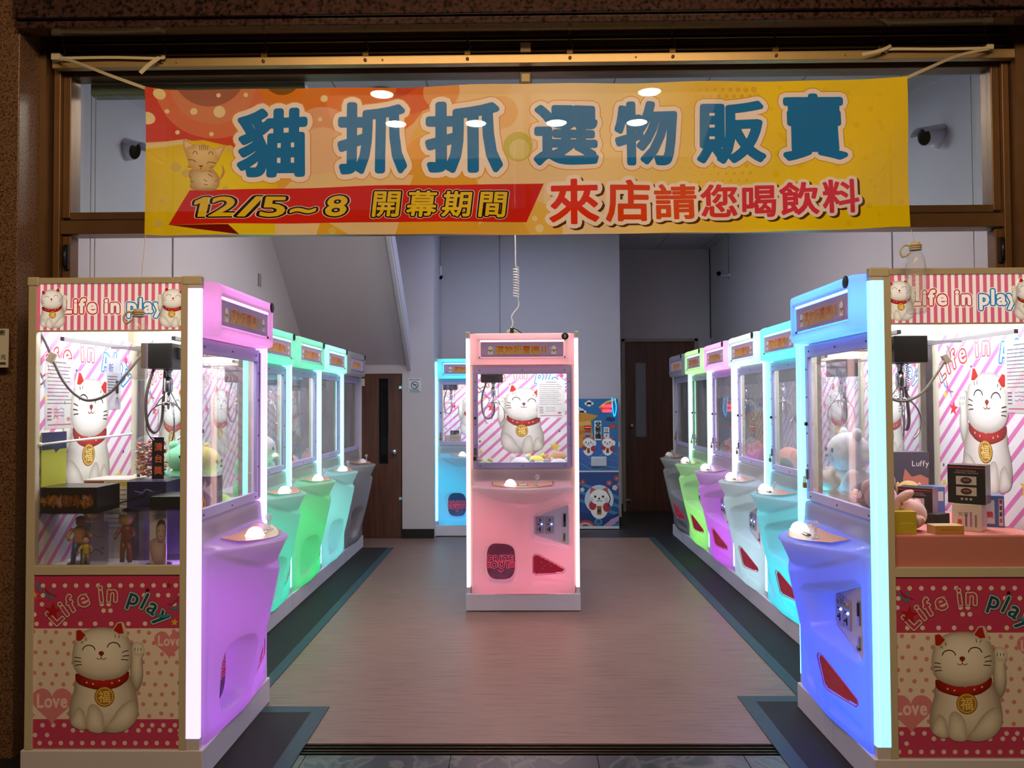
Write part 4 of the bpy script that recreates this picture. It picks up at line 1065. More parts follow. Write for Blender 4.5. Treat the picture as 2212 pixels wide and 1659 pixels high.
# ------------------------------------------------------------------ banner
def banner():
    # drawn in the pixel frame of the photo (318..1962 across, 178..506 down) and mapped to the cloth
    cv = Cv()
    def q(x, y): return (x, y)
    P = lambda l: l
    class B(Cv): pass
    c = Cv(clip=(318, 1962, 178, 506))
    rect = lambda x0, x1, y0, y1, col, up=1: c.rect(x0, x1, y0, y1, col, up)
    # base gradient: vertical strips from pale orange to yellow
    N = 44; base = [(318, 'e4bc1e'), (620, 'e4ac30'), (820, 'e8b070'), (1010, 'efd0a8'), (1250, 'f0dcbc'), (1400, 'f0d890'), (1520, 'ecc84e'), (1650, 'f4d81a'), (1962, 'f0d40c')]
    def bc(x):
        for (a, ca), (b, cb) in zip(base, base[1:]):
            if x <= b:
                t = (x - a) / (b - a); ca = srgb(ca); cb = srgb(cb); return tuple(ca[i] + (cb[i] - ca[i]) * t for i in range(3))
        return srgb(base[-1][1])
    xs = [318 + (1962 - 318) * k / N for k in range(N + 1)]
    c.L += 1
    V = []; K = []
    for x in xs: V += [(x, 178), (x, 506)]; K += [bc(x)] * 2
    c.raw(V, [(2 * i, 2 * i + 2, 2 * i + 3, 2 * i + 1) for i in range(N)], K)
    def circ(cx, cy_, r, col, n=48, inner=None):
        """disc clipped to the cloth"""
        pts = []
        for k in range(n): pts.append((cx + r * math.cos(2 * PI * k / n), cy_ + r * math.sin(2 * PI * k / n)))
        for ax, s, v in ((0, 1, 318), (0, -1, 1962), (1, 1, 178), (1, -1, 506)):
            o = []
            for i in range(len(pts)):
                a, b = pts[i], pts[(i + 1) % len(pts)]; ia = s * (a[ax] - v) >= 0; ib = s * (b[ax] - v) >= 0
                if ia: o.append(a)
                if ia != ib:
                    t = (v - a[ax]) / (b[ax] - a[ax]); o.append(tuple(a[j] + (b[j] - a[j]) * t for j in (0, 1)))
            pts = o
            if len(pts) < 3: return
        c.poly(pts, col)
    c.poly([(318, 178), (620, 178), (560, 300), (500, 330), (410, 292), (318, 304)], 'd4502e')
    c.poly([(318, 178), (400, 178), (420, 240), (460, 285), (410, 292), (318, 304)], 'd04a38')
    c.poly([(560, 178), (960, 178), (900, 260), (800, 340), (640, 330), (520, 300), (545, 240)], 'e07a26')
    circ(460, 160, 128, 'dc7a58'); circ(460, 160, 96, 'd88a68'); circ(452, 132, 84, 'a86a58'); circ(640, 160, 80, 'de8428'); circ(612, 150, 42, '8a5a20')
    circ(880, 120, 120, 'd8601e'); circ(845, 110, 92, 'c8501c'); circ(800, 170, 62, 'dc7828')
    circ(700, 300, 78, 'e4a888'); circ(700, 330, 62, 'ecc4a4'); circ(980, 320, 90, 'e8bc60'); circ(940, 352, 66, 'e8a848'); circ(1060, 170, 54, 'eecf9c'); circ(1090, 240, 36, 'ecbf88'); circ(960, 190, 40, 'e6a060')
    c.blob([(318, 309), (400, 296), (440, 292), (500, 305), (560, 335), (600, 385), (640, 506), (318, 506)], 'e4c81c', 'f0e024', smooth=False)
    c.poly([(318, 302), (405, 290), (405, 300), (318, 316)], 'e8d8a0')
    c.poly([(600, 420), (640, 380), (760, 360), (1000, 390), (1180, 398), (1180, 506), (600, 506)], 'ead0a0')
    c.poly([(860, 506), (905, 360), (1000, 300), (1040, 400), (1040, 506)], 'e2ac34')
    c.poly([(760, 506), (700, 470), (690, 506)], 'e0b030')
    circ(1125, 316, 32, 'c8c460'); circ(1128, 322, 22, 'ded294'); circ(1150, 500, 70, 'e8c060'); circ(1090, 520, 60, 'e0b048')
    c.L += 1
    for x, y, r in ((345, 190, 12), (322, 247, 14), (360, 227, 5), (418, 227, 8), (474, 228, 13), (384, 275, 5), (457, 278, 5), (472, 191, 5), (532, 191, 5), (705, 203, 8), (697, 250, 5), (1186, 384, 5), (1160, 470, 6), (1170, 492, 9)): c.ell(x, y, r, r, 'eedcae', 20, up=0)
    for x, y, r in ((383, 354, 11), (404, 367, 9), (490, 402, 7), (496, 310, 8), (724, 498, 8), (345, 480, 9), (352, 430, 6)): c.ell(x, y, r, r, 'ddc46a', 20, up=0)
    rg = random.Random(7)
    for i in range(9):
        for j in range(5):
            x = 1500 + i * 17 + (j % 2) * 8; y = 196 + j * 14; r = 1.5 + 6 * (i / 9) * (1 - j / 7)
            if r > 1.2: c.ell(x, y, r, r, 'e0b53a', 12, up=0)
            y = 330 + j * 16; c.ell(x - 20, y, r * .9, r * .9, 'e2bb48', 12, up=0)
    for k in range(60):
        x, y = rg.uniform(1600, 1950), rg.uniform(190, 495); c.ell(x, y, rg.uniform(3, 8), None, 'ecca12', 10, up=0)
    # red ribbon
    c.poly([(412, 405), (1180, 395), (1142, 478), (366, 482)], 'd0281c'); c.poly([(366, 482), (500, 483), (525, 508), (440, 494)], '7a1410')
    # kitten
    def G(a, b): return (310 + a / 4.88, 180 + b / 4.88)
    L = lambda l: [G(*p) for p in l]
    c.blob(L([(500, 880), (490, 950), (510, 1000), (500, 1060), (530, 1090), (600, 1100), (680, 1104), (770, 1096), (812, 1040), (808, 960), (770, 900), (720, 860), (600, 850)]), 'b8935c', 'efe0bc')
    c.line(L([(800, 990), (830, 950), (850, 890), (832, 815)]), 6, 'c89a5c', taper=True)
    c.blob(L([(425, 545), (440, 540), (530, 600), (640, 590), (750, 640), (850, 598), (862, 612), (800, 760), (740, 860), (640, 900), (560, 890), (490, 840), (465, 740), (430, 640)]), 'c9a25c', 'f0d9a0', smooth=False)
    c.poly(L([(436, 556), (525, 605), (450, 640)]), 'ecd0b8'); c.poly(L([(846, 608), (755, 650), (790, 710)]), 'ecd0b8')
    for k in range(5): c.line(L([(595 + k * 22, 600), (598 + k * 20, 655)]), 1.5, '9a6a34', smooth=False, up=0)
    c.line(L([(480, 765), (530, 768), (562, 790)]), 1.6, '5a4020'); c.line(L([(672, 800), (700, 785), (768, 798)]), 1.6, '5a4020', up=0)
    for cx in (550, 712): c.line(L([(cx - 25, 700), (cx - 10, 675), (cx + 10, 675), (cx + 25, 705)]), 1.4, '6a4a28', up=0)
    c.poly(L([(585, 820), (640, 825), (612, 850)]), '7a5a40'); c.line(L([(612, 850), (606, 870)]), 1.4, '5a4020', smooth=False, up=0)
    for a in ((490, 940, 520, 960), (500, 1000, 540, 1005), (690, 880, 730, 900), (690, 920, 740, 950), (760, 1000, 800, 980), (640, 980, 680, 1000), (645, 1030, 690, 1040), (470, 840, 510, 850), (740, 830, 700, 850)): c.line(L([(a[0], a[1]), (a[2], a[3])]), 2.2, 'b07838', smooth=False, up=0)
    c.V = [(x, y, l) for x, y, l in c.V]
    # lettering: em size, position in pixels; drawn with v upwards, so use a flipped helper
    def T(txt, x, base_, h, layers, **k):
        d = Cv(); d.L = 0
        d.text(txt, 0, 0, h, layers, **k)
        for li in range(1, int(max(v[2] for v in d.V)) + 1 if d.V else 1): pass
        n = len(c.V); mx = 0; c.items += [(a_ + n, b_, f_ + len(c.F), g_) for a_, b_, f_, g_ in d.items]
        for (u, v, l) in d.V: c.V.append((x + u, base_ - v, c.L + l)); mx = max(mx, l)
        c.K += d.K; c.F += [tuple(i + n for i in f) for f in d.F]; c.L += mx
    BL = '1e78c8'
    for ch, x0, x1, y0, y1 in (('貓', 512, 672, 218, 378), ('抓', 735, 888, 210, 375), ('抓', 925, 1094, 212, 372), ('選', 1158, 1300, 220, 358), ('物', 1335, 1472, 215, 358), ('販', 1512, 1658, 218, 356), ('賣', 1693, 1835, 205, 354)):
        h = (y1 - y0) / (.92 + .09); w = (x1 - x0) / (.92 + .09)
        T(ch, x0 - .0 * w, y1 - .12 * h, h, [(.125, 'e0983c' if x0 < 1500 else 'cf9a10'), (.112, 'f4e8ea'), (.040, BL)], sx=w / h)
    cr = ['e0381c', 'e0481c', 'de5428', 'dc4048', 'dc3c54', 'dc3858', 'dc3858']
    for ch, x0, x1, y0, y1, col in zip('來店請您喝飲料', (1190, 1312, 1416, 1516, 1602, 1684, 1772), (1300, 1412, 1510, 1598, 1680, 1766, 1852), (382, 385, 395, 398, 400, 398, 395), (484, 480, 476, 474, 474, 472, 470), cr):
        h = (y1 - y0) / 1.0; w = (x1 - x0) / 1.0
        T(ch, x0 + 5, y1 - .10 * h + 4, h, [(.115, '5a3410')], sx=w / h); T(ch, x0, y1 - .10 * h, h, [(.115, 'f4e8ea'), (.026, col)], sx=w / h)
    Y3 = [(.095, 'ece0d6'), (.075, '241408'), (.022, ('e2c22a', 'e8cc20'))]
    for ch, x, w in (('1', 420, 34), ('2', 458, 66), ('/', 522, 52), ('5', 568, 60), ('~', 630, 66), ('8', 708, 54)):
        h = 62; g = glyph(ch); gw = max(v[0] for v in g[0]) - min(v[0] for v in g[0])
        sx = w * .8 / (gw * h); T(ch, x - min(v[0] for v in g[0]) * h * sx, 464 if ch != '~' else 468, h, Y3, sx=sx, shear=.18)
    for k, ch in enumerate('開幕期間'): T(ch, 806 + k * 76, 462, 60, Y3, sx=1.1, shear=.12)
    # cloth mapping with sag and folds
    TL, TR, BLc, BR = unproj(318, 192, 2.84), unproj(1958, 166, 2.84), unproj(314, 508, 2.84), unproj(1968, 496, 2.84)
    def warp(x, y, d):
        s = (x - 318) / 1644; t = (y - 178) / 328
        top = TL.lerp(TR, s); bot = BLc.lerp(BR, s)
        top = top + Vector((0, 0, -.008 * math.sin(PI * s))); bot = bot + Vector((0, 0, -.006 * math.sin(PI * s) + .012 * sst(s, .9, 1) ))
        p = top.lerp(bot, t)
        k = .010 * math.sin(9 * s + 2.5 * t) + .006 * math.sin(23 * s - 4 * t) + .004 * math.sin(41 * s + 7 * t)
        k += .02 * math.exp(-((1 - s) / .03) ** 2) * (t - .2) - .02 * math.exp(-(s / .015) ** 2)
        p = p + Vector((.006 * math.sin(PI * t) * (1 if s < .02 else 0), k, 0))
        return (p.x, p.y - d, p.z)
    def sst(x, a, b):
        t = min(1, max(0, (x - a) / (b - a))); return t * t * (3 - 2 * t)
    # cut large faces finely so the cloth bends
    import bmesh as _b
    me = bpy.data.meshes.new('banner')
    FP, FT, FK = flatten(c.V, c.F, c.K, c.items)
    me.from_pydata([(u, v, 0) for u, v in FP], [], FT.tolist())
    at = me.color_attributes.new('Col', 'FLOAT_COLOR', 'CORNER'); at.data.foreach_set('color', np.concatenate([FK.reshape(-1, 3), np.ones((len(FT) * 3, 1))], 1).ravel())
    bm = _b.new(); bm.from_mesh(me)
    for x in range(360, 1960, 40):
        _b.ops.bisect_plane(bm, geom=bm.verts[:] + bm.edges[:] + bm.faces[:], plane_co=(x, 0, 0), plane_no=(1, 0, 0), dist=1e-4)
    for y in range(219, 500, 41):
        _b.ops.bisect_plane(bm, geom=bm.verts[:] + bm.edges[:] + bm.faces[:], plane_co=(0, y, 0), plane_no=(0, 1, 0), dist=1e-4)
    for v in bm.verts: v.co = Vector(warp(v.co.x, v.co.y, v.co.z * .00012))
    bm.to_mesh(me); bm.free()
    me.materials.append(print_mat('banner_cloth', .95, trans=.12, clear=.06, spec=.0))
    me.update()
    o = tag(link('banner', me), 'wide yellow and orange cloth banner with blue lettering hung across the shop front', 'banner')
    return TL, TR, BLc, BR
TL, TR, BLc, BR = banner()
CORD = mat('white_tape_cord', 'd8cdb4', .7)
def strap(pts, w, label, name='tie_strap'):
    m = MB(); P = catmull(pts, 6); v = []; f = []
    for i, p in enumerate(P):
        t = (P[min(i + 1, len(P) - 1)] - P[max(i - 1, 0)]).normalized(); n = t.cross(Vector((0, 1, 0))); n = n.normalized() if n.length > .01 else Vector((1, 0, 0))
        for a, b in ((1, -1), (1, 1), (-1, 1), (-1, -1)): v.append(p + n * w / 2 * a + Vector((0, .0012 * b, 0)))
    for i in range(len(P) - 1):
        for k in range(4): f.append((i * 4 + k, i * 4 + (k + 1) % 4, i * 4 + 4 + (k + 1) % 4, i * 4 + 4 + k))
    f += [(3, 2, 1, 0), tuple(len(v) - 4 + k for k in range(4))]
    m.add(v, f); return m
a = unproj(122, 126, 3.28)
m = strap([unproj(318, 192, 2.838), unproj(230, 160, 3.0), unproj(160, 133, 3.2), a], .012, '')
s2 = strap([a, unproj(240, 124, 3.285), unproj(345, 126, 3.285), unproj(352, 120, 3.285)], .012, ''); m.add(s2.v, s2.f)
s2 = strap([unproj(345, 124, 3.28), unproj(322, 140, 3.26), unproj(303, 158, 3.25)], .018, ''); m.add(s2.v, s2.f); m.box(a.x - .02, a.x + .02, 3.27, 3.30, a.z - .01, a.z + .02, b=.004)
tag(m.build('tie_strap', CORD), 'white flat strap tying the left top corner of the banner to the rail', 'strap')
a = unproj(2140, 104, 3.28)
m = strap([unproj(1958, 168, 2.838), unproj(2010, 145, 3.0), unproj(2070, 120, 3.2), a], .012, '')
s2 = strap([a, unproj(2030, 106, 3.285), unproj(1925, 106, 3.285), unproj(1912, 112, 3.285)], .012, ''); m.add(s2.v, s2.f)
s2 = strap([unproj(1925, 98, 3.28), unproj(1905, 108, 3.27), unproj(1862, 118, 3.26)], .014, ''); m.add(s2.v, s2.f); m.box(a.x - .02, a.x + .01, 3.27, 3.30, a.z - .008, a.z + .015, b=.004)
tag(m.build('tie_strap', CORD), 'white flat strap tying the right top corner of the banner to the rail', 'strap')
# water bottles weighing the banner down
WATER = glass_mat('bottle_plastic', (.97, .975, .975), .20, rough=.10, ior=1.4, hazecol=(.95, .92, .9))
def bottle(px, ytop, D, label, corner, h=.262):
    top = unproj(px, ytop, D); r = .034
    t = thing('water_bottle', label, 'bottle', (top.x, top.y, top.z - h))
    prof = [(.024, 0), (.031, .004), (r, .015)]
    z = .02
    while z < h * .60: prof += [(r, z), (r - .0025, z + .006), (r, z + .012)]; z += .015
    prof += [(r, h * .64), (r - .002, h * .70), (.030, h * .76), (.022, h * .84), (.014, h * .89), (.0135, h * .93)]
    MB().lathe(prof, 28).build('bottle_body', WATER, t)
    m = MB(); m.lathe([(.0165, h * .92), (.0175, h * .925), (.0175, h * .985), (.016, h), (0, h)], 20); m.build('bottle_cap', mat('cream_cap', 'd8cba8', .5), t)
    m = MB()
    for k in range(3): m.tube([(.019 * math.cos(2 * PI * j / 16), .019 * math.sin(2 * PI * j / 16), h * (.90 + .03 * k)) for j in range(16)], .003, 6, closed=True)
    m.tube(catmull([(-.015, 0, h * .95), (-.04, 0, h * .96), (-.055, 0, h * .88), (-.045, 0, h * .80), (-.02, 0, h * .86)], 5), .004, 6)
    m.tube([(0, 0, h), (corner.x - top.x, corner.y - top.y, corner.z - top.z + h)], .0012, 5)
    m.build('neck_cord', CORD, t)
    return t
bottle(299, 668, 2.82, 'clear water bottle hanging from the left bottom corner of the banner', BLc)
bottle(1977, 524, 2.82, 'clear water bottle hanging from the right bottom corner of the banner', BR)
# ------------------------------------------------------------------ the machines
GL_, GR_ = 'claw machines along the left wall', 'claw machines along the right wall'
M1 = claw_machine('violet glowing claw machine at the left front of the shop', (-1.25, 2.972 + .395, 0), R(90), (.43, .10, 1.0), hdr=(.85, .24, 1.0), tube=(.62, .30, 1.0), power=1.3, group=GL_, claw=(-.16, .25))
def row(x, y0, rz, specs, group):
    for i, (lab, led, hdr, tube, pw, lit, claw) in enumerate(specs):
        claw_machine(lab, (x, y0 + .80 * i, 0), rz, led, hdr=hdr, tube=tube, power=pw, group=group, lit_chamber=lit, claw=claw)
row(-1.63, 5.0, R(90), [
    ('turquoise glowing claw machine on the left, just behind the violet one', (.0, .85, .66), (.0, .95, .60), (.15, 1.0, .75), 1.4, 1, (.2, .3)),
    ('green glowing claw machine on the left between the turquoise and the pale ice blue one', (.0, 1.0, .26), (.0, .95, .60), (.2, .9, .95), 1.1, 1, (-.1, .25)),
    ('pale ice blue glowing claw machine on the left, before the unlit one', (.16, .85, 1.0), (.25, 1.0, .95), (.2, .95, 1.0), 1.5, 0, (.1, .4)),
    ('unlit greyish lilac claw machine at the far end of the left row', (.5, .5, 1.0), (.5, .5, 1.0), (.0, .0, .0), 0, 0, (.2, .4)),
], GL_)
claw_machine('pink glowing claw machine standing alone in the middle of the shop', (.0, 5.397, 0), 0, (1.0, .26, .46), hdr=(1.0, .32, .46), tube=(1.0, .50, .45), power=1.05, badge='8', claw=(-.22, .22))
claw_machine('bright cyan claw machine at the back wall, half hidden behind the pink one', (-.565, 8.42, 0), 0, (.0, .42, 1.0), hdr=(.0, .58, 1.0), tube=(.2, .8, 1.0), power=2.0, claw=(-.24, .2))
M2 = claw_machine('blue glowing claw machine at the right front of the shop', (1.31, 2.902 + .395, 0), R(-90), (.015, .06, 1.0), hdr=(.03, .20, 1.0), tube=(.10, .62, 1.0), power=4.2, group=GR_, claw=(.22, .20))
row(1.65, 4.86, R(-90), [
    ('cyan glowing claw machine on the right, just behind the blue one', (.0, .60, 1.0), (.0, .80, .95), (.1, .75, 1.0), 3.0, 1, (.15, .3)),
    ('white glowing claw machine on the right between the cyan and the purple one', (.38, .70, 1.0), (.50, .92, 1.0), (.65, .75, 1.0), 1.7, 1, (-.1, .3)),
    ('purple glowing claw machine on the right between the white and the lime green one', (.46, .05, 1.0), (.90, .28, 1.0), (.55, .55, 1.0), 2.3, .3, (.1, .2)),
    ('lime green glowing claw machine on the right, before the unlit one', (.26, .95, .18), (.45, 1.0, .40), (.25, 1.0, .45), 1.5, 0, (.1, .3)),
    ('unlit greyish blue claw machine at the far end of the right row', (.3, .4, 1.0), (.3, .4, 1.0), (.0, .0, .0), 0, 0, (.1, .3)),
], GR_)
# ------------------------------------------------------------------ prizes
def local(mach, x, y, z):
    return mach.matrix_basis @ Vector((x, y, z)) if False else Matrix.Translation(mach.location) @ Matrix.Rotation(mach.rotation_euler.z, 4, 'Z') @ Vector((x, y, z))
def fur(name, col): return mat('plush_' + name, col, .9, sheen=.6, noise=.06, nscale=30, bump=.6, bscale=220)
INK = mat('black_bead', '0c0c0e', .2)
def plush(label, p, h, rz, col, kind='bear', col2=None, belly=None, lean=0.0, group=None, lie=False):
    """seated soft toy: body, head, ears, arms, legs, face; h overall height"""
    t = thing('plush_toy', label, 'soft toy', p, rz, group)
    if lie: t.rotation_euler = (R(lean), 0, rz)
    F = fur(col, col); F2 = fur(col2 or col, col2 or col); B = fur(belly or col, belly or col)
    m = MB(); m.ball((0, 0, h * .24), (h * .27, h * .24, h * .25)); m.build('body', F, t)
    if belly: MB().ball((0, -h * .06, h * .24), (h * .20, h * .20, h * .19)).build('belly', B, t)
    hd = MB().ball((0, -h * .03, h * .66), (h * .29, h * .25, h * .25)).build('head', F, t)
    for s in (-1, 1):
        if kind == 'bear': e = MB().ball((s * h * .20, 0, h * .88), (h * .085, h * .05, h * .085))
        elif kind == 'dog': e = MB().ball((s * h * .27, -h * .02, h * .70), (h * .06, h * .09, h * .16))
        elif kind == 'cat': e = MB().lathe([(h * .10, 0), (h * .07, h * .07), (.001, h * .15)], 10, Matrix.Translation((s * h * .17, 0, h * .80)) @ Matrix.Rotation(R(s * 18), 4, 'Y') @ Matrix.Diagonal((1, .5, 1, 1)))
        elif kind == 'frog': e = MB().ball((s * h * .15, -h * .04, h * .88), (h * .09, h * .08, h * .09))
        else: e = None
        if e: e.build('ear' if kind != 'frog' else 'eye_bump', F2, hd)
        MB().ball((s * h * .09, -h * .265, h * .69), (h * .022, h * .014, h * .03), n=10, m=6).build('eye', INK, hd)
        MB().ball((s * h * .25, -h * .10, h * .34), (h * .075, h * .10, h * .14), Matrix.Rotation(R(s * 25), 4, 'Y')).build('arm', F2, t)
        MB().ball((s * h * .18, -h * .22, h * .09), (h * .10, h * .15, h * .09)).build('foot', F2, t)
    if kind == 'penguin':
        MB().ball((0, -h * .10, h * .64), (h * .22, h * .20, h * .18)).build('face', fur('f4f2f4', 'f4f2f4'), hd)
        MB().ball((0, -h * .30, h * .63), (h * .05, h * .04, h * .03)).build('beak', mat('orange_felt', 'e8a040', .8), hd)
    elif kind in ('bear', 'dog', 'cat'):
        MB().ball((0, -h * .22, h * .60), (h * .11, h * .08, h * .08)).build('muzzle', fur(belly or 'f0e8e0', belly or 'f0e8e0'), hd)
        MB().ball((0, -h * .30, h * .62), (h * .03, h * .018, h * .02), n=10, m=6).build('nose', INK, hd)
    return t
def carton(label, x0, x1, y0, y1, z0, z1, col, name='prize_box', art=None, face='-y', rz=0, rough=.35, cat='box', group=None):
    cx, cy_ = (x0 + x1) / 2, (y0 + y1) / 2
    w, d, h = x1 - x0, y1 - y0, z1 - z0
    o = MB().box(-w / 2, w / 2, -d / 2, d / 2, 0, h, b=.0015).build(name, mat('carton_' + col, col, rough, coat=.3), None, (cx, cy_, z0), (0, 0, rz))
    tag(o, label, cat, group)
    if art:
        cv = Cv(); art(cv, w, h); cv.build('box_front_print', PRT, o, (0, -d / 2 - .0004, 0))
    return o
def pile(l, f=1): return l
# --- left front machine (violet)
def art_food(c, w, h):
    c.rect(-w / 2 + .004, w / 2 - .004, .004, h - .004, '1e1410')
    rg = random.Random(5)
    for k in range(26): x = rg.uniform(-w * .42, w * .4); c.blob([(x + .018 * math.cos(t) * rg.uniform(.6, 1.3), .045 + .016 * math.sin(t) * rg.uniform(.6, 1.4) + rg.uniform(-.012, .018)) for t in [k2 * PI / 3 for k2 in range(6)]], rg.choice(['5a3210', '7a4a14', '4a2410']), rg.choice(['a87428', '8c5420', 'b08878']), n=3, up=1)
def art_snack(c, w, h):
    c.rect(-w / 2 + .003, w / 2 - .003, .004, h - .004, 'e6dcd2'); c.rect(-w / 2 + .003, -w * .05, .004, h * .98, '8a3a20'); c.ell(-w * .25, h * .8, .03, .04, 'd8a030'); c.ell(-w * .3, h * .6, .028, .03, 'e8b848')
    c.rect(0, w * .46, h * .92, h * .97, 'c8c040')
    for k in range(9): c.rect(.004, w * .44, h * (.86 - .06 * k), h * (.875 - .06 * k), '8a8a90', 0)
carton('long black snack box with dark food picture lying on the display cases', -1.893, -1.668, 2.998, 3.17, 1.026, 1.128, '14100f', art=art_food)
carton('tall white snack box with yellow and brown picture behind the long black box', -1.86, -1.665, 3.24, 3.42, .803, 1.135, 'd8d2cc', art=art_snack)
def art_navy(c, w, h):
    c.line([(-w * .3, h * .88), (-w * .1, h * .86), (0, h * .90), (w * .2, h * .87), (w * .4, h * .88)], .004, '8890c8'); c.line([(-w * .2, h * .84), (w * .35, h * .83)], .003, '5a60a0')
carton('navy blue box carrying the clear snack bag in the violet machine', -1.655, -1.49, 3.20, 3.44, .803, 1.130, '22224a', art=art_navy)
def snack_bag():
    t = thing('snack_bag', 'clear bag of colourful sweets with black side strip on navy box in violet machine', 'bag', (-1.615, 3.33, 1.132))
    m = MB(); m.lathe([(.062, 0), (.074, .02), (.078, .09), (.072, .15), (.052, .178), (.02, .19)], 20, Matrix.Diagonal((1, .7, 1, 1))); m.build('bag_film', ACRYL, t)
    rg = random.Random(3); cols = ['c85040', 'd8b050', 'e0d4c4', '7a5aa0', '8a4a30', 'd07080']
    ms = [mat('sweet_' + c, c, .4) for c in cols]; m = MB()
    for k in range(230):
        a, rr, z = rg.uniform(0, 2 * PI), .066 * math.sqrt(rg.random()), rg.uniform(.012, .16)
        m.ball((rr * math.cos(a), rr * .68 * math.sin(a), z), (rg.uniform(.006, .010), .006, rg.uniform(.004, .008)), Matrix.Rotation(rg.uniform(0, 3), 4, 'X'), k % 6, n=7, m=5)
    o = m.build('sweets', ms, t); o['kind'] = 'stuff'
    cv = Cv(); cv.rect(0, .052, .0, .18, '17171e')
    for k, ch in enumerate('清台獎'): cv.text(ch, .010, .125 - k * .050, .036, [(.03, 'e06838')])
    cv.build('side_strip', PRT, t, (.030, -.058, 0))
snack_bag()
cv = Cv(); cv.rect(0, .165, 0, .215, 'b8b838'); cv.rect(0, .165, .145, .215, '20224e'); cv.poly([(.08, .146), (.12, .146), (.09, .130)], '20224e')
o = MB().box(0, .165, 0, .004, 0, .215).build('display_board', mat('board_back', 'b8b838', .4), None, (-1.902, 3.02, 1.127), (0, 0, R(90)))
tag(o, 'small yellow board with navy top standing at the poster of the violet machine', 'board'); cv.build('board_print', PRT, o, (0, -.0005, 0))
# clear display cases with figures
def case(x0, x1, y0, y1, z0, z1, label):
    m = MB(); t = .0025
    m.box(x0, x1, y0, y0 + t, z0, z1).box(x0, x1, y1 - t, y1, z0, z1).box(x0, x0 + t, y0 + t, y1 - t, z0, z1).box(x1 - t, x1, y0 + t, y1 - t, z0, z1).box(x0, x1, y0, y1, z1, z1 + t)
    return tag(m.build('display_case', ACRYL), label, 'display case', 'clear display cases in the violet machine')
case(-1.884, -1.705, 3.01, 3.20, .803, 1.020, 'clear acrylic display case holding the blue skirted figure')
case(-1.700, -1.525, 3.01, 3.20, .803, 1.020, 'clear acrylic display case holding the dark red figure')
case(-1.518, -1.335, 3.03, 3.20, .803, 1.030, 'clear acrylic display case around the photo stand')
def figure(label, p, h, rz, skin, body, legs, hair, lean=0, base=True, headr=.085):
    t = thing('toy_figure', label, 'figure', p, rz)
    if lean: t.rotation_euler = (R(lean), R(lean * .6), rz)
    if base: MB().lathe([(h * .2, 0), (h * .2, .004), (h * .18, .006)], 20).build('stand_disc', mat('figure_base', '2a2622', .3), t)
    m = MB()
    for s in (-1, 1): m.tube([(s * h * .09, 0, .006), (s * h * .085, 0, h * .24), (s * h * .05, 0, h * .46)], [h * .045, h * .05, h * .065], 10)
    m.build('legs', mat('fig_' + legs, legs, .4), t)
    m = MB(); m.lathe([(h * .09, h * .44), (h * .115, h * .50), (h * .095, h * .60), (h * .13, h * .72), (h * .06, h * .80)], 14, Matrix.Diagonal((1, .7, 1, 1)))
    for s in (-1, 1): m.tube([(s * h * .12, 0, h * .74), (s * h * .21, -h * .03, h * .60), (s * h * .16, -h * .13, h * .54)], [h * .045, h * .04, h * .035], 8)
    m.build('torso', mat('fig_' + body, body, .35), t)
    hd = MB().ball((0, 0, h * .80 + h * headr), (h * headr, h * headr, h * headr * 1.15)).build('head', mat('fig_' + skin, skin, .4), t)
    MB().ball((0, h * headr * .25, h * .80 + h * headr * 1.35), (h * headr * 1.1, h * headr * 1.05, h * headr), n=14, m=9).build('hair', mat('fig_' + hair, hair, .5), hd)
    return t
figure('slim toy figure with blue skirt and tan top in the leftmost display case', (-1.80, 3.10, .806), .20, R(20), 'b07a58', 'b8845c', '24468c', '3a1e14', lean=6)
figure('dark red and gold toy figure in the middle display case', (-1.615, 3.12, .806), .195, R(-10), 'a88a3a', '6e1416', '6a1214', '6e1416', headr=.15, base=False)
figure('small toy figure with yellow body on black disc before the grey card', (-1.700 + .012, 2.998 + .012, .806), .0, 0, 'c89a80', 'c8b020', '8a7a60', '503020') if False else None
figure('small toy figure with yellow body on a black disc beside the grey card', (-1.742, 3.055, .806), .115, R(15), 'c89a80', 'c8b020', '8a8070', '503020', headr=.12)
cv = Cv(); cv.rect(-.05, .05, 0, .165, '9a97a0'); cv.rect(-.035, -.02, .145, .152, '3c3a42'); cv.rect(.02, .032, .05, .06, '4a4850')
cv.line([(-.035, .10), (-.015, .115), (.005, .10), (.03, .105)], .006, '2c2a30'); cv.line([(-.03, .03), (.0, .05), (.03, .03)], .006, '3a3840')
for k in range(5): cv.rect(-.02, .03, .12 + .006 * k, .122 + .006 * k, '84818c', 0)
o = tag(MB().box(-.05, .05, 0, .003, 0, .165).build('grey_card', mat('card_stock', '9a97a0', .5), None, (-1.765, 3.17, .804)), 'grey printed card standing behind the small yellow figure', 'card'); cv.build('card_print', PRT, o, (0, -.0004, 0))
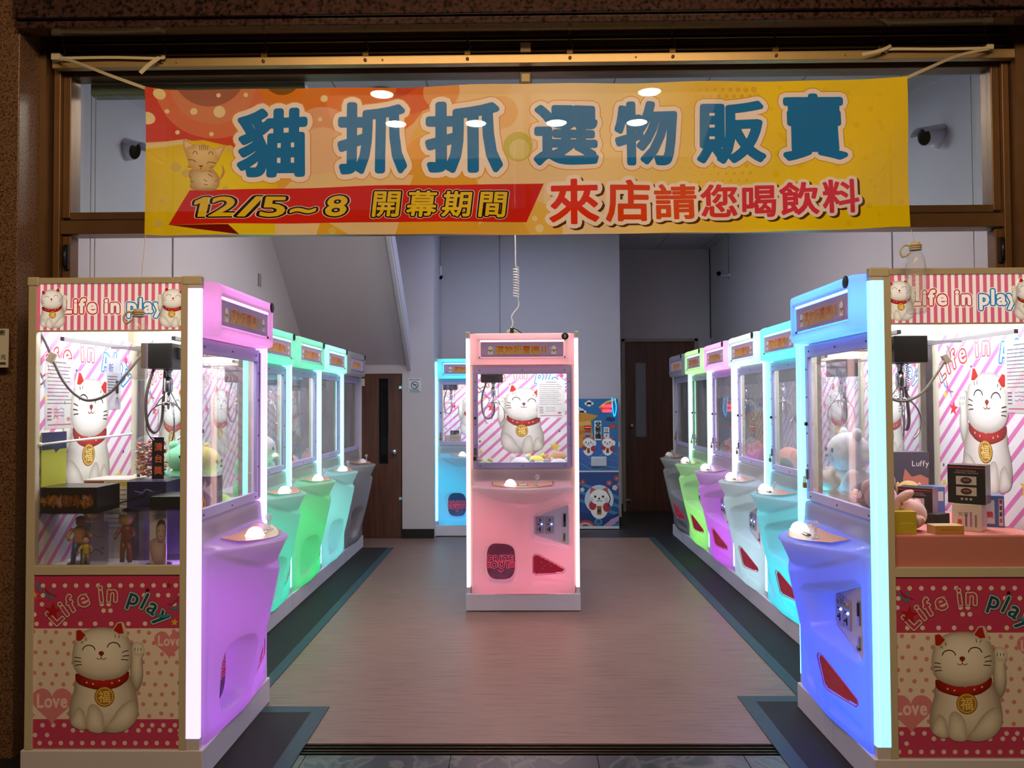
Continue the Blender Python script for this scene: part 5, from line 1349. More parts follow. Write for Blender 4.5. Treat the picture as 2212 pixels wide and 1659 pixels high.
def photo_stand():
    t = thing('photo_stand', 'white cut-out baby photo standing in the right display case of the violet machine', 'photo stand', (-1.470, 3.085, .804), R(-12))
    MB().lathe([(.055, 0), (.055, .005), (.05, .007)], 24).build('stand_disc', mat('figure_base'), t)
    MB().box(-.035, .042, -.002, .002, .007, .225).build('photo_card', mat('photo_white', 'd8d4d4', .3), t)
    cv = Cv(0, 0)
    cv.blob([(-.012, .01), (-.03, .05), (-.036, .09), (-.02, .105), (.0, .112), (.03, .105), (.042, .07), (.036, .03), (.03, .008)], 'a08478', 'd8bcae')
    cv.blob([(.002, .10), (-.006, .14), (.002, .172), (.020, .182), (.036, .17), (.041, .14), (.034, .104), (.018, .092)], '7a6058', 'd0b2a4', cen=(.018, .132))
    cv.poly([(-.004, .15), (.004, .178), (.02, .188), (.036, .18), (.042, .15), (.034, .166), (.018, .168), (.004, .160)], '2a2426')
    cv.ell(.010, .140, .0035, .002, '2a2020'); cv.ell(.027, .140, .0035, .002, '2a2020', up=0); cv.ell(.019, .119, .005, .002, 'a05a58', up=0); cv.ell(.019, .130, .003, .002, 'b08a7c', up=0)
    cv.line([(-.02, .20), (.02, .204)], .002, '8a888c', smooth=False)
    cv.build('photo_print', PRT, t, (0, -.0024, 0))
photo_stand()
def gift_ball():
    t = thing('toy_ball', 'blue, yellow and red round capsule toy at the right end of the violet machine shelf', 'toy', (-1.395, 3.30, .803), R(20))
    MB().ball((0, 0, .085), .065, n=24, m=16).build('ball_body', mat('ball_blue', '2a3a8c', .3), t)
    MB().lathe([(.0635, .058), (.058, .045), (.05, .03), (.0505, .0305), (.062, .052), (.0655, .075), (.0656, .076)], 24).build('ball_band', mat('ball_yellow', 'c8a030', .3), t)
    MB().lathe([(.03, 0), (.055, .004), (.06, .02), (.052, .034), (.04, .03)], 24).build('ball_foot', mat('ball_red', '8a2030', .4), t)
gift_ball()
o = MB().prism([(-1.66, 1.045), (-1.49, 1.085), (-1.475, 1.105), (-1.56, 1.075), (-1.655, 1.05)], 3.02, 3.16).build('folded_sheet', mat('carton_0c0c10', '0c0c10', .4)); tag(o, 'folded black box lid leaning over the clear display cases', 'lid')
o = MB().box(-1.475, -1.335, 3.03, 3.20, 1.036, 1.088, b=.003).build('black_tray', mat('carton_0c0c10', '0c0c10', .4)); tag(o, 'flat black tray on the display case around the photo stand', 'tray')
carton('white carton under the green plush in the violet machine', -1.70, -1.50, 3.48, 3.70, .803, 1.03, 'c8c4c0')
plush('pale green plush dinosaur on a white carton at the back of the violet machine', (-1.60, 3.60, 1.031), .26, R(35), '7ed0a0', 'frog', belly='d8e8c0')
plush('small yellow plush next to the green plush in the violet machine', (-1.73 + .0, 3.58, .803), .34, R(30), 'd8cc50', 'bear')
def art_manga(c, w, h):
    c.rect(-w / 2 + .003, w / 2 - .003, .003, h - .003, '20264e')
    rg = random.Random(9)
    for k in range(14): c.poly([(rg.uniform(-w * .1, w * .45), rg.uniform(h * .3, h * .97)) for _ in range(3)], rg.choice(['c8ccd8', 'e8e8f0', '3a4a8c', 'a87868']), 1)
    for k in range(8): c.rect(-w * .42, -w * .25, h * (.95 - .06 * k), h * (.92 - .06 * k), 'b0b4cc', 0)
carton('dark blue picture box standing upright at the right side of the violet machine', -1.475, -1.37, 3.42, 3.50, .803, 1.13, '20264e', art=art_manga)
a, b = Vector((-1.895, 3.0, 1.296)), unproj(285, 937, 3.60)
m = MB(); m.tube([a, b], .0055, 10); m.ball(a, .009); tag(m.build('white_rod', mat('white_rod', 'e8e8ec', .3)), 'thin white rod across the inside of the violet machine', 'rod')
m = MB(); m.box(-1.66, -1.345, 3.005, 3.03, .803, .812).box(-1.50, -1.345, 3.21, 3.225, .803, .825); tag(m.build('chute_strip', mat('chute_dark', '2e2640', .4)), 'low dark strips standing in for the chute opening of the violet machine', 'trim')  # raised strips, their dark colour stands in for the depth of the chute
# cables in the two front machines
m = MB(); P = catmull([unproj(86, 716, 3.02), unproj(96, 735, 3.03), unproj(108, 762, 3.04)], 5); m.tube(P, .0055, 8)
m.tube(catmull([unproj(116, 782, 3.04), unproj(135, 820, 3.05), unproj(160, 850, 3.06), unproj(192, 865, 3.07), unproj(235, 850, 3.09), unproj(275, 805, 3.12), unproj(330, 735, 3.18)], 7), .0058, 9)
o = tag(m.build('gantry_cable', HAZE_CABLE), 'thick grey cable sagging across the inside of the violet machine', 'cable')
p = unproj(112, 772, 3.04); MB().box(-.014, .014, -.008, .008, -.022, .022, b=.003, M=Matrix.Translation(p) @ Matrix.Rotation(R(28), 4, 'Y')).build('plug', mat('plug_white', 'd8d0c4', .4), o)
m = MB(); m.tube(catmull([unproj(2040, 780, 3.02), unproj(2028, 800, 3.02), unproj(1990, 850, 3.01), unproj(1945, 867, 3.0), unproj(1905, 845, 3.0), unproj(1875, 800, 3.0)], 7), .0052, 9)
m.tube(catmull([unproj(2046, 745, 3.04), unproj(2050, 765, 3.03), unproj(2040, 780, 3.02)], 5), .004, 8)
o = tag(m.build('gantry_cable', mat('pale_sleeve', 'a8a4a6', .5)), 'pale grey cable sagging across the inside of the blue machine', 'cable')
p = unproj(2043, 775, 3.022); MB().box(-.012, .012, -.008, .008, -.02, .02, b=.003, M=Matrix.Translation(p) @ Matrix.Rotation(R(-28), 4, 'Y')).build('plug', mat('plug_white'), o)

# --- right front machine (blue)
foam = tag(MB().box(1.40, 1.945, 2.925, 3.66, .803, .946, b=.008).build('foam_pad', mat('pink_foam', 'e08a84', .85, bump=.5, bscale=150)), 'thick pink foam pad filling the prize floor of the blue machine', 'foam pad')
ZF = .9465
def art_yel(c, w, h): c.rect(-w / 2 + .002, w / 2 - .002, .002, h - .002, 'd8c020'); c.line([(-.02, h * .45), (0, h * .5), (.03, h * .46)], .004, 'f0dc60')
carton('small bright yellow box beneath the pink plush bear in the blue machine', 1.405, 1.49, 2.94, 3.02, ZF, ZF + .085, 'd8c020', art=art_yel)
def pink_bear():
    t = thing('plush_bear', 'pale pink plush bear tipped head down over the yellow box', 'soft toy', (1.462, 3.06, ZF))
    F = fur('f0bcc0', 'f0bcc0')
    hd = MB().ball((.045, -.03, .062), (.064, .055, .060)).build('head', F, t)
    MB().ball((.050, -.080, .045), (.030, .018, .022)).build('muzzle', fur('f6cfd2', 'f6cfd2'), hd)
    for s in (-1, 1): MB().ball((.050 + s * .012, -.098, .045), (.007, .004, .012)).build('muzzle_seam', fur('d89aa4', 'd89aa4'), hd)
    MB().ball((-.050, .0, .125), (.062, .052, .058), Matrix.Rotation(R(25), 4, 'Y')).build('body', F, t)
    for s, p in ((-1, (-.035, -.03, .185)), (1, (-.09, .02, .16))): MB().ball(p, (.026, .024, .034), Matrix.Rotation(R(20), 4, 'Y')).build('leg', F, t)
    for p, q in (((.012, -.06, .135), 60), ((-.022, -.055, .095), 20)): MB().ball(p, (.018, .018, .042), Matrix.Rotation(R(q), 4, 'Y')).build('arm', F, t)
    for p in ((.09, .0, .10), (.0, .02, .055)): MB().ball(p, (.018, .012, .018)).build('ear', F, hd)
    m = MB(); m.tube([(.005 + .020 * math.cos(a), -.055 + .01 * math.sin(a), .098 + .012 * math.sin(a)) for a in [k * PI / 8 for k in range(16)]], .003, 6, closed=True); m.build('ribbon', mat('olive_ribbon', 'b09a50', .6), t)
pink_bear()
def art_lamp(c, w, h):
    c.rect(-w / 2 + .002, w / 2 - .002, .002, h - .002, '161416'); c.rect(-w / 2 + .002, w / 2 - .002, h - .012, h - .008, 'b8283a')
    c.text('RECHARGEABLE', 0, h * .83, .0085, [(0, 'b8b0b0')], center=True, gap=.0003); c.text('CAMPING LANTERN', 0, h * .775, .0085, [(0, 'b8b0b0')], center=True, gap=.0003)
    for z in (.60, .32): c.rect(-w * .27, w * .27, h * (z - .11), h * (z + .11), 'c8c0be'); c.ell(0, h * z, w * .15, h * .085, '3a2620'); c.ell(0, h * (z + .01), w * .1, h * .03, '8a5a48', up=1)
    for k in range(3): c.ell((k - 1) * .015, h * .12, .005, .005, 'b0a8a8', 12)
carton('black rechargeable lantern box standing upright on the white box', 1.690, 1.820, 3.01, 3.10, ZF + .103, ZF + .103 + .150, '161416', art=art_lamp, rz=R(-42))
carton('black rechargeable lantern box half hidden behind the pink plush bear', 1.585, 1.715, 3.20, 3.29, ZF, ZF + .145, '161416', art=art_lamp, rz=R(-40))
def art_white(c, w, h):
    c.rect(-w * .30, -w * .16, h * .25, h * .42, 'd8483c')
    for k in range(3): c.line([(-w * .02 + k * w * .16, h * .16), (-w * .02 + k * w * .16, h * (.62 + .1 * (k % 2)))], w * .07, ['8a6a9c', '9a82a8', '8a8296'][k], smooth=False, up=0)
    c.text('充電', -w * .29, h * .55, .018, [(0, '6a5a70')])
carton('white box with small red mark and violet print under the lantern box', 1.700, 1.802, 3.0, 3.10, ZF, ZF + .102, 'dccfce', art=art_white, rz=R(-40))
def art_or(c, w, h): c.rect(-w / 2 + .001, w / 2 - .001, .001, h - .001, 'e0a040'); c.line([(-w * .3, h * .5), (w * .3, h * .5)], .003, 'b87830', smooth=False)
carton('flat little orange and white box on the pink foam edge', 1.555, 1.665, 2.935, 2.995, ZF, ZF + .032, 'e4c890', art=art_or)
def art_blue(c, w, h):
    c.rect(-w / 2 + .002, w / 2 - .002, .002, h - .002, '4a68b0'); c.rect(-w * .15, w * .15, h * .1, h * .85, 'c8ccd8'); c.ell(0, h * .4, w * .1, w * .1, '6a6a90')
    c.text('大獎', -w * .47, h * .3, .028, [(.03, 'c03a50')]); c.rect(w * .3, w * .45, h * .05, h * .9, 'c8b8c0')
    for k in range(4): c.rect(w * .33, w * .42, h * (.75 - .2 * k), h * (.88 - .2 * k), ['8a2a3a', '5a3a6a', '3a3a5a', 'b04a50'][k])
carton('wide blue printed box leaning towards the poster of the blue machine', 1.83, 1.925, 3.10, 3.16, ZF, ZF + .125, '4a68b0', art=art_blue, rz=R(-25))
carton('narrow blue box standing between the two black lantern boxes', 1.735, 1.81, 3.33, 3.41, ZF, ZF + .135, '5a78b8', art=lambda c, w, h: (c.rect(-w * .4, 0, h * .2, h * .9, '8aa4d8'), c.rect(w * .1, w * .4, h * .55, h * .85, 'd8d8e0')))
carton('black open packet leaning on the hidden lantern box', 1.615, 1.70, 3.08, 3.12, ZF, ZF + .055, '0c0c10', rz=R(30))
def art_luf(c, w, h):
    c.rect(-w / 2 + .002, w / 2 - .002, .002, h - .002, '4a4656'); c.poly([(-w * .1, 0.004), (w * .48, .004), (w * .48, h * .55), (w * .3, h * .62), (w * .1, h * .58), (-.01, h * .72), (-w * .1, h * .55)], 'c07868')
    c.text('Luffy', w * .10, h * .76, .036, [(.0, 'f0e8ec')])
carton('dark grey and orange picture box lettered in white at the back of the blue machine', 1.66, 1.86, 3.55, 3.63, ZF, ZF + .27, '4a4656', art=art_luf)
plush('light brown plush lying behind the black lantern box in the blue machine', (1.74, 3.50, ZF), .16, R(-20), 'c09a60', 'dog')
plush('round black and white penguin plush at the front window of the blue machine', (1.475, 3.36, ZF + .0005), .17, R(-65), '20283c', 'penguin', belly='f0eef0')
# --- middle machine (pink)
YC = 5.397
plush('brown plush puppy in the right corner of the pink machine', (.27, YC + .42, .803), .31, R(-15), 'c08a5c', 'dog', belly='e8d0b0')
plush('white plush kitten in front of the brown puppy in the pink machine', (.265, YC + .18, .803), .27, R(-20), 'f0eef0', 'cat')
plush('big white plush in the middle of the pink machine floor', (-.02, YC + .35, .803), .27, R(5), 'eae8ea', 'bear')
plush('lying yellow plush behind the white one in the pink machine', (.10, YC + .50, .803), .27, R(0), 'e8d860', 'bear')
plush('pale grey plush beside the white kitten in the pink machine', (.12, YC + .20, .803), .25, R(10), 'c8ccd4', 'bear')
plush('green and cream plush in the left corner of the pink machine', (-.28, YC + .32, .803), .25, R(10), 'a8b070', 'frog', belly='f0e8d0')
# --- machines of the rows
def inm(x0, cy_, side, lx, ly):   # local position inside a row machine
    return (x0 - ly, cy_ + lx) if side < 0 else (x0 + ly, cy_ - lx)
def rp(side, k, lx, ly, h, lab, col, kind, rz=0, **kw):
    x0, c0 = (-1.63, 5.0) if side < 0 else (1.65, 4.86)
    x, y = inm(x0, c0 + .8 * k, side, lx, ly)
    plush(lab, (x, y, .803), h, (R(90) if side < 0 else R(-90)) + R(rz), col, kind, **kw)
rp(-1, 0, .12, .22, .34, 'green frog plush near the window of the turquoise machine', '5cc070', 'frog', 20, belly='c8e0a0')
rp(-1, 0, -.16, .40, .42, 'large yellow plush bear at the back of the turquoise machine', 'e0cc60', 'bear')
rp(-1, 1, -.05, .35, .46, 'big white spotted plush in the green machine', 'e4e0e6', 'bear')
rp(-1, 1, .18, .20, .28, 'coral pink plush by the window of the green machine', 'f08878', 'dog')
rp(-1, 2, .05, .22, .28, 'pink plush by the window of the pale ice blue machine', 'e8a8b8', 'bear')
rp(-1, 2, -.18, .30, .24, 'lilac plush beside the pink one in the pale ice blue machine', 'b0a0d0', 'cat')
rp(1, 0, .02, .40, .50, 'huge white and grey plush in the right cyan machine', 'e8e6ea', 'bear', belly='b8b4bc')
rp(1, 0, .20, .20, .26, 'cream plush by the window of the right cyan machine', 'f0dcc8', 'bear')
rp(1, 0, -.14, .18, .26, 'second cream plush nearer the far side of the right cyan machine', 'eed4c4', 'cat')
rp(1, 1, .20, .20, .28, 'dark green and white penguin plush in the white machine', '2c5044', 'penguin')
rp(1, 1, -.12, .35, .34, 'salmon plush at the back of the white machine', 'e09080', 'dog')
rp(1, 2, .0, .30, .34, 'rose plush in the purple machine', 'd88a98', 'bear')
rp(1, 3, .0, .30, .32, 'pink plush in the lime green machine', 'd87888', 'bear')
# cyan machine at the back
def art_cash(c, w, h):
    for k in range(5): c.rect(-w * .45 + k * .03, -w * .2 + k * .03, h * (.2 + .1 * (k % 3)), h * (.45 + .1 * (k % 3)), ['d8d0b0', 'c8c090'][k % 2])
carton('small cream and green box behind the window of the cyan machine at the back wall', -.86, -.68, 8.50, 8.58, .99, 1.10, 'c8c0a0', art=art_cash)
carton('white carton supporting the small cream box in the cyan machine at the back wall', -.87, -.66, 8.495, 8.60, .803, .988, 'd8d4d0')
carton('small black box on the cream box in the cyan machine at the back wall', -.80, -.70, 8.51, 8.56, 1.102, 1.15, '161416')

# ------------------------------------------------------------------ paper notices
PAPER = print_mat('thin_paper_print', .7, trans=.6)
PAPER0, _nt, _out = nodes_mat('thin_paper')
_d = _nt.nodes.new('ShaderNodeBsdfDiffuse'); _d.inputs[0].default_value = (.85, .85, .84, 1)
_t = _nt.nodes.new('ShaderNodeBsdfTranslucent'); _t.inputs[0].default_value = (.95, .95, .94, 1)
_m = _nt.nodes.new('ShaderNodeMixShader'); _m.inputs[0].default_value = .7
_nt.links.new(_d.outputs[0], _m.inputs[1]); _nt.links.new(_t.outputs[0], _m.inputs[2]); _nt.links.new(_m.outputs[0], _out.inputs[0])
def notice(w, h, blue=True, seed=1):
    c = Cv(); c.rect(0, w, 0, h, 'f4f4f2'); rg = random.Random(seed); c.L += 1
    c.rect(w * .3, w * .7, h * .93, h * .945, '9a989c', 0)
    y = .87
    for k in range(11):
        x = w * .08
        while x < w * rg.uniform(.75, .93):
            d = w * rg.uniform(.02, .06); c.rect(x, x + d, h * y, h * (y + .012), '7c7a82', 0); x += d + w * .008
        y -= .052
    for k in range(4):
        c.rect(w * .08, w * .22, h * (.27 - .05 * k), h * (.285 - .05 * k), '6a6872', 0)
        P = [(w * (.30 + .05 * j), h * (.275 - .05 * k + rg.uniform(-.012, .016))) for j in range(8)]
        if k < 3: c.line(P, w * .012, '6a70a8', up=0)
    c.line([(w * .10, h * .055), (w * .9, h * .055)], h * .018, 'd8889a', smooth=False, up=0); c.ell(w * .8, h * .13, w * .07, h * .03, 'e8a8b0', up=0)
    return c
def paper(cv, name, label, loc, rz, w, h):
    o = tag(cv.build(name, PAPER, None, loc, (0, 0, rz)), label, 'notice')
c = notice(.196, .268); paper(c, 'paper_notice', 'white printed notice taped inside the window of the pink machine', (.106, YC + .040, 1.345), 0, .196, .268)
c = notice(.20, .29, seed=2); paper(c, 'paper_notice', 'white printed notice taped on the poster of the violet machine', (-1.9095, 3.05, 1.355), R(90), .20, .29)
c = Cv(); c.rect(0, .13, 0, .24, 'd4d4d6'); c.rect(.01, .12, .17, .235, 'f0f0f4'); c.text('新', .02, .175, .045, [(.01, '7a80c0')])
for k in range(6): c.rect(.012, .10, .15 - .013 * k, .156 - .013 * k, '8a8a92', 0 if k else 1)
c.rect(.085, .11, .075, .135, '3a3a42'); c.line([(.0975, .075), (.0975, .03)], .004, '5a5a62', smooth=False); c.line([(.085, .02), (.088, .05), (.107, .05), (.11, .02)], .004, '5a5a62', up=0)
paper(c, 'paper_notice', 'narrow grey sheet with tool drawing on the poster of the violet machine', (-1.9095, 3.50, 1.43), R(90), .13, .24)
c = notice(.20, .29, seed=4); paper(c, 'paper_notice', 'white printed notice taped on the poster of the blue machine', (1.969, 3.16, 1.40), R(-90), .20, .29)

# ------------------------------------------------------------------ money changing machine
def changer():
    D, s_ = 8.83, 188.0
    def q(x, y): return ((x - 1128) / s_, 1.45 - (y - 869) / s_)
    t = thing('change_machine', 'blue picture-covered money changing machine by the back wall right of the pink machine', 'change machine', (0, D, 0))
    m = MB(); m.box(.50, 1.10, .004, .27, .02, 1.498, b=.004); m.build('cabinet', WHITE, t)
    MB().box(.50, 1.10, -.004, .004, .655, .672).build('door_rail', WHITE, t); MB().box(.50, 1.10, -.004, .004, .01, .04).build('door_rail', WHITE, t)
    for z in (.5, .97): MB().box(1.10, 1.115, .02, .05, z - .03, z + .03, b=.003).build('side_lock', CHROME, t)
    c = Cv(0, 0, clip=(.503, 1.097, .673, 1.495))
    P = lambda l: [q(*p) for p in l]
    c.rect(.503, 1.097, .673, 1.495, '2874b0'); c.poly(P([(1222, 965), (1335, 940), (1335, 1016), (1222, 1016)]), '3a68b0')
    for k in range(5): c.line(P([(1222, 985 + 7 * k), (1250, 972 + 7 * k), (1280, 990 + 6 * k), (1310, 975 + 8 * k), (1334, 982 + 7 * k)]), .012, ['4a90c8', '5a6ab8', '3a80c0', '6a58b0', '3a98c0'][k])
    for x, y in ((1272, 870), (1250, 885), (1256, 888)):
        for dx, dy, r in ((-6, 1, 4), (0, -2, 5), (6, 1, 4), (0, 3, 5)): c.ell(*q(x + dx, y + dy), r / s_, r / s_ * .9, 'e8eef4', up=1 if dx == -6 else 0)
    c.poly(P([(1222, 900), (1240, 895), (1262, 890), (1272, 893), (1292, 897), (1276, 908), (1278, 925), (1282, 960), (1240, 968), (1222, 966)]), 'd8963c')
    c.poly(P([(1240, 912), (1274, 908), (1276, 916), (1240, 920)]), 'e8b860'); c.poly(P([(1240, 930), (1276, 926), (1276, 934), (1240, 940)]), 'c87830')
    c.poly(P([(1295, 882), (1310, 870), (1326, 862), (1330, 868), (1318, 882), (1300, 890)]), 'c85a50'); c.line(P([(1294, 880), (1310, 868), (1330, 862)]), .02, 'd8d080'); 
    c.blob(P([(1307, 906), (1315, 900), (1328, 905), (1320, 910)]), '1c2c60', '24386c'); c.blob(P([(1312, 921), (1322, 915), (1333, 920), (1322, 926)]), 'a02a2c', 'd05048')
    c.rect(*[v for v in (q(1283, 0)[0], q(1298, 0)[0])], q(0, 950)[1], q(0, 908)[1], 'e8ecec')
    for k, ch in enumerate('兌幣機'): c.text(ch, q(1285, 0)[0] - .002, q(0, 921 + 12.5 * k)[1], .068, [(.05, '14181c')])
    c.rect(q(1303, 0)[0], q(1315, 0)[0], q(0, 945)[1], q(0, 922)[1], 'e4e8f0'); c.ell(*q(1309, 928), .018, .018, '24304c'); c.ell(*q(1309, 928), .011, .011, 'e4e8f0'); c.line([q(1304, 934), q(1314, 934)], .012, '24304c', smooth=False); c.line([q(1310, 938), q(1308, 943)], .01, '24304c', smooth=False)
    for k in range(3): c.rect(q(1263, 0)[0], q(1274, 0)[0], q(0, 933 + 5 * k)[1], q(0, 929 + 5 * k)[1], ['b83a48', '8aa0d0', '34509c'][k])
    def wcat(x, y, r):
        c.ell(*q(x, y + r * 1.2), r * .95 / s_, r * 1.15 / s_, 'f4f2f4', up=1); c.ell(*q(x - r * .7, y + r * .9), r * .4 / s_, r * .5 / s_, 'b8323c'); c.ell(*q(x + r * .8, y + r * 1.1), r * .4 / s_, r * .5 / s_, 'b8323c', up=0)
        c.ell(*q(x + r * 1.05, y + r * .1), r * .35 / s_, r * .5 / s_, 'f4f2f4', up=0)
        c.poly(P([(x - r, y - r * .3), (x - r * .9, y - r * 1.1), (x - r * .3, y - r * .8)]), 'c85868'); c.poly(P([(x + r, y - r * .3), (x + r * .9, y - r * 1.1), (x + r * .3, y - r * .8)]), 'c85868', 0)
        c.ell(*q(x, y), r / s_, r * .82 / s_, 'faf8fa', 24); c.ell(*q(x - r * .42, y - r * .05), r * .13 / s_, r * .13 / s_, '24222c', 12); c.ell(*q(x + r * .42, y - r * .05), r * .13 / s_, r * .13 / s_, '24222c', 12, up=0); c.ell(*q(x, y + r * .15), r * .12 / s_, r * .1 / s_, '24222c', 12, up=0)
        c.line(P([(x - r * .3, y + r * .35), (x - r * .15, y + r * .45), (x, y + r * .32), (x + r * .15, y + r * .45), (x + r * .3, y + r * .35)]), .06 * r / s_, '3a3038', up=0)
        for sx in (-1, 1):
            for k in range(3): c.line(P([(x + sx * r * .6, y + r * (.15 + .12 * k)), (x + sx * r * .95, y + r * (.1 + .18 * k))]), .04 * r / s_, '6a6068', smooth=False, up=0)
        c.rect(*[v for v in (q(x - r * .25, 0)[0], q(x + r * .25, 0)[0])], q(0, y + r * 1.9)[1], q(0, y + r * .95)[1], 'a86a40'); c.ell(*q(x, y + r * 1.5), r * .2 / s_, r * .2 / s_, '5a2418')
    wcat(1270, 955, 12); wcat(1311, 955, 12)
    c.build('upper_panel', PRT, t, (0, 0, 0))
    c = Cv(0, 0, clip=(.503, 1.097, .042, .654)); c.rect(.503, 1.097, .042, .654, '2a4a8c')
    for k in range(3): c.poly(P([(1225, 1030 + 18 * k), (1335, 1070 + 18 * k), (1335, 1078 + 18 * k), (1225, 1036 + 18 * k)]), '3a84b8', 1)
    c.poly(P([(1222, 1112), (1260, 1104), (1300, 1116), (1335, 1106), (1335, 1137), (1222, 1137)]), '223a78')
    for x, y, r, k in ((1257, 1040, 5, 'b84858'), (1330, 1032, 5, 'c05868'), (1314, 1042, 5, 'c86878'), (1256, 1056, 4, 'e0e4f0'), (1326, 1052, 5, 'e0e4f0'), (1335, 1045, 4, 'c86878'), (1240, 1046, 5, 'b84858')):
        c.L += 1
        for j in range(5): c.ell(q(x, y)[0] + r / s_ * .7 * math.cos(j * 1.2566), q(x, y)[1] + r / s_ * .7 * math.sin(j * 1.2566), r / s_ * .55, None, k, 10, up=0)
        c.ell(*q(x, y), r / s_ * .3, None, 'f0e0a0', 8)
    c.ell(*q(1262, 1138), .12, .09, 'b04048', 24); c.ell(*q(1262, 1138), .09, .065, 'd8a8a0', 24); c.ell(*q(1262, 1138), .05, .04, '7a3848', 20)
    for x in (1290, 1322, 1330): c.ell(*q(x, 1125), .045, .04, '4a9ab8', 16); c.ell(*q(x, 1125), .03, .026, '2a5aa0', 16)
    c.poly(P([(1300, 1137), (1318, 1120), (1335, 1112), (1335, 1122), (1318, 1137)]), 'b890c0')
    c.ell(*q(1292, 1077), 31 / s_, 31 / s_, 'd0d8ec', 40)
    wcat(1292, 1072, 20); c.line(P([(1310, 1062), (1316, 1075), (1312, 1088), (1318, 1094)]), .012, '24304c')
    c.build('lower_panel', PRT, t, (0, 0, 0))
    m = MB(); a = q(1275, 985); b = q(1309, 1006); m.box(a[0], b[0], -.03, -.002, b[1], a[1], b=.012); m.build('coin_tray', mat('tray_white', 'c4c8d8', .3), t)
    a = q(1261, 919); b = q(1275, 926); MB().box(a[0], b[0], -.012, -.002, b[1], a[1], b=.002).build('bill_slot', BLACK, t)
    a = q(1262, 921); b = q(1274, 923.5); MB().box(a[0], b[0], -.014, -.012, b[1], a[1]).build('bill_slot_light', mat('red_led', 'ff3040', .4, emis='ff2434', estr=3.0), t)
    m = MB()
    for y in (874, 884.5):
        for k in range(5):
            x = 1301 + k * 4.2; a = q(x, y); b = q(x + 2.8, y + 5); w = .0035
            m.box(a[0], b[0], -.008, -.004, a[1] - w, a[1]); m.box(a[0], b[0], -.008, -.004, b[1], b[1] + w); m.box(a[0], a[0] + w, -.008, -.004, b[1], a[1]); m.box(b[0] - w, b[0], -.008, -.004, b[1], a[1])
    m.build('digit_display', mat('red_digit', 'ff5060', .4, emis='ff4050', estr=4.0), t)
    P3 = catmull([(*q(1321, 858)[:1], -.02, q(0, 858)[1]), (q(1322, 0)[0], -.02, q(0, 880)[1]), (q(1326, 0)[0], -.02, q(0, 899)[1]), (q(1330, 0)[0], -.02, q(0, 880)[1]), (q(1327, 0)[0], -.02, q(0, 860)[1])], 6)
    MB().tube(P3, .0045, 6).build('light_loop', mat('cyan_wire_glow', '30c8ff', .4, emis='18b8ff', estr=2.0), t)
changer()

# ------------------------------------------------------------------ cameras, cables, signs on the walls
def cctv(label, p, aim, scale=1.0, mount=None):
    t = thing('security_camera', label, 'security camera', p)
    d = Vector(aim).normalized(); Rm = d.to_track_quat('Z', 'Y').to_matrix().to_4x4(); s = scale
    o = MB().lathe([(.0, -.07 * s), (.028 * s, -.07 * s), (.033 * s, -.06 * s), (.033 * s, .075 * s), (.030 * s, .078 * s)], 20, Rm).build('camera_body', WHITE, t)
    MB().lathe([(0, .070 * s), (.024 * s, .072 * s), (.028 * s, .079 * s), (.030 * s, .079 * s)], 20, Rm).build('lens', mat('lens_violet', '2a2a5c', .1), t)
    up = MB(); pts = [(.038 * s * math.cos(a), .038 * s * math.sin(a)) for a in [R(20) + R(140) * k / 8 for k in range(9)]]
    v = [Rm @ Vector((a, b, z)) for z in (-.05 * s, .105 * s) for a, b in pts]; up.add([tuple(q) for q in v], [(i, i + 1, i + 10, i + 9) for i in range(8)]); up.build('sun_hood', WHITE, t)
    if mount:
        m = MB(); mv = Vector(mount); m.tube([tuple(-d * .03 * s), tuple(-d * .03 * s + Vector((0, 0, -.04 * s))), tuple(mv)], .010 * s, 8)
        m.ball(mv, .028 * s, n=14, m=8); m.build('bracket', WHITE, t)
    return t
cctv('white security camera on the left wall seen through the transom glass', tuple(unproj(252, 315, 4.45)), (.93, -.14, -.30), 1.6, (-2.305 - unproj(252, 315, 4.45).x, .03, -.03))
cctv('white security camera on the right wall seen through the transom glass', tuple(unproj(2032, 290, 4.62)), (-.88, -.26, -.22), 1.6, (2.525 - unproj(2032, 290, 4.62).x, .03, -.03))
a = unproj(945, 597, 8.95); cctv('small white security camera left of the coiled cable on the recess wall', tuple(a), (.55, -.6, -.25), .85, (-.95 - a.x, .0, -.03))
a = unproj(1556, 590, 9.3); cctv('small white security camera with violet lens near the right door', tuple(a), (-.45, -.8, -.2), .9, (2.525 - a.x, .02, -.02))
WIRE = mat('grey_conduit', '8a8892', .5)
def conduit(label, pts, r=.004, name='wall_cable', m=WIRE): return tag(MB().tube(catmull(pts, 5) if len(pts) > 2 else pts, r, 6).build(name, m), label, 'cable')
conduit('thin grey cable running up the left wall beside the wall plate', [(-2.304, 5.03, 1.5), (-2.304, 5.03, 3.5)])
conduit('thin grey cable running up the right wall near the hanging bottle', [(2.526, 5.25, 1.5), (2.526, 5.25, 3.5)])
conduit('thin dark cable running down the right back corner', [(2.522, 10.29, 2.3), (2.522, 10.29, 3.5)], .006, m=mat('dark_cable', '33333a', .5))
conduit('pair of thin cables on the back wall beside the coiled cable', [(-.26, 9.113, 2.0), (-.26, 9.113, 3.5)], .003)
conduit('thin cable above the small left security camera', [(-.948, 8.93, 3.06), (-.948, 8.93, 3.5)], .004)
conduit('thin looping cable above the right security camera', [(2.52, 9.35, 2.95), (2.515, 9.35, 3.05), (2.52, 9.36, 3.2), (2.522, 9.36, 3.5)], .004)
o = tag(MB().box(-.953, -.93, 8.90, 8.96, 2.93, 3.05, b=.004).build('junction_box', WHITE), 'small white junction box above the left recess camera', 'junction box')
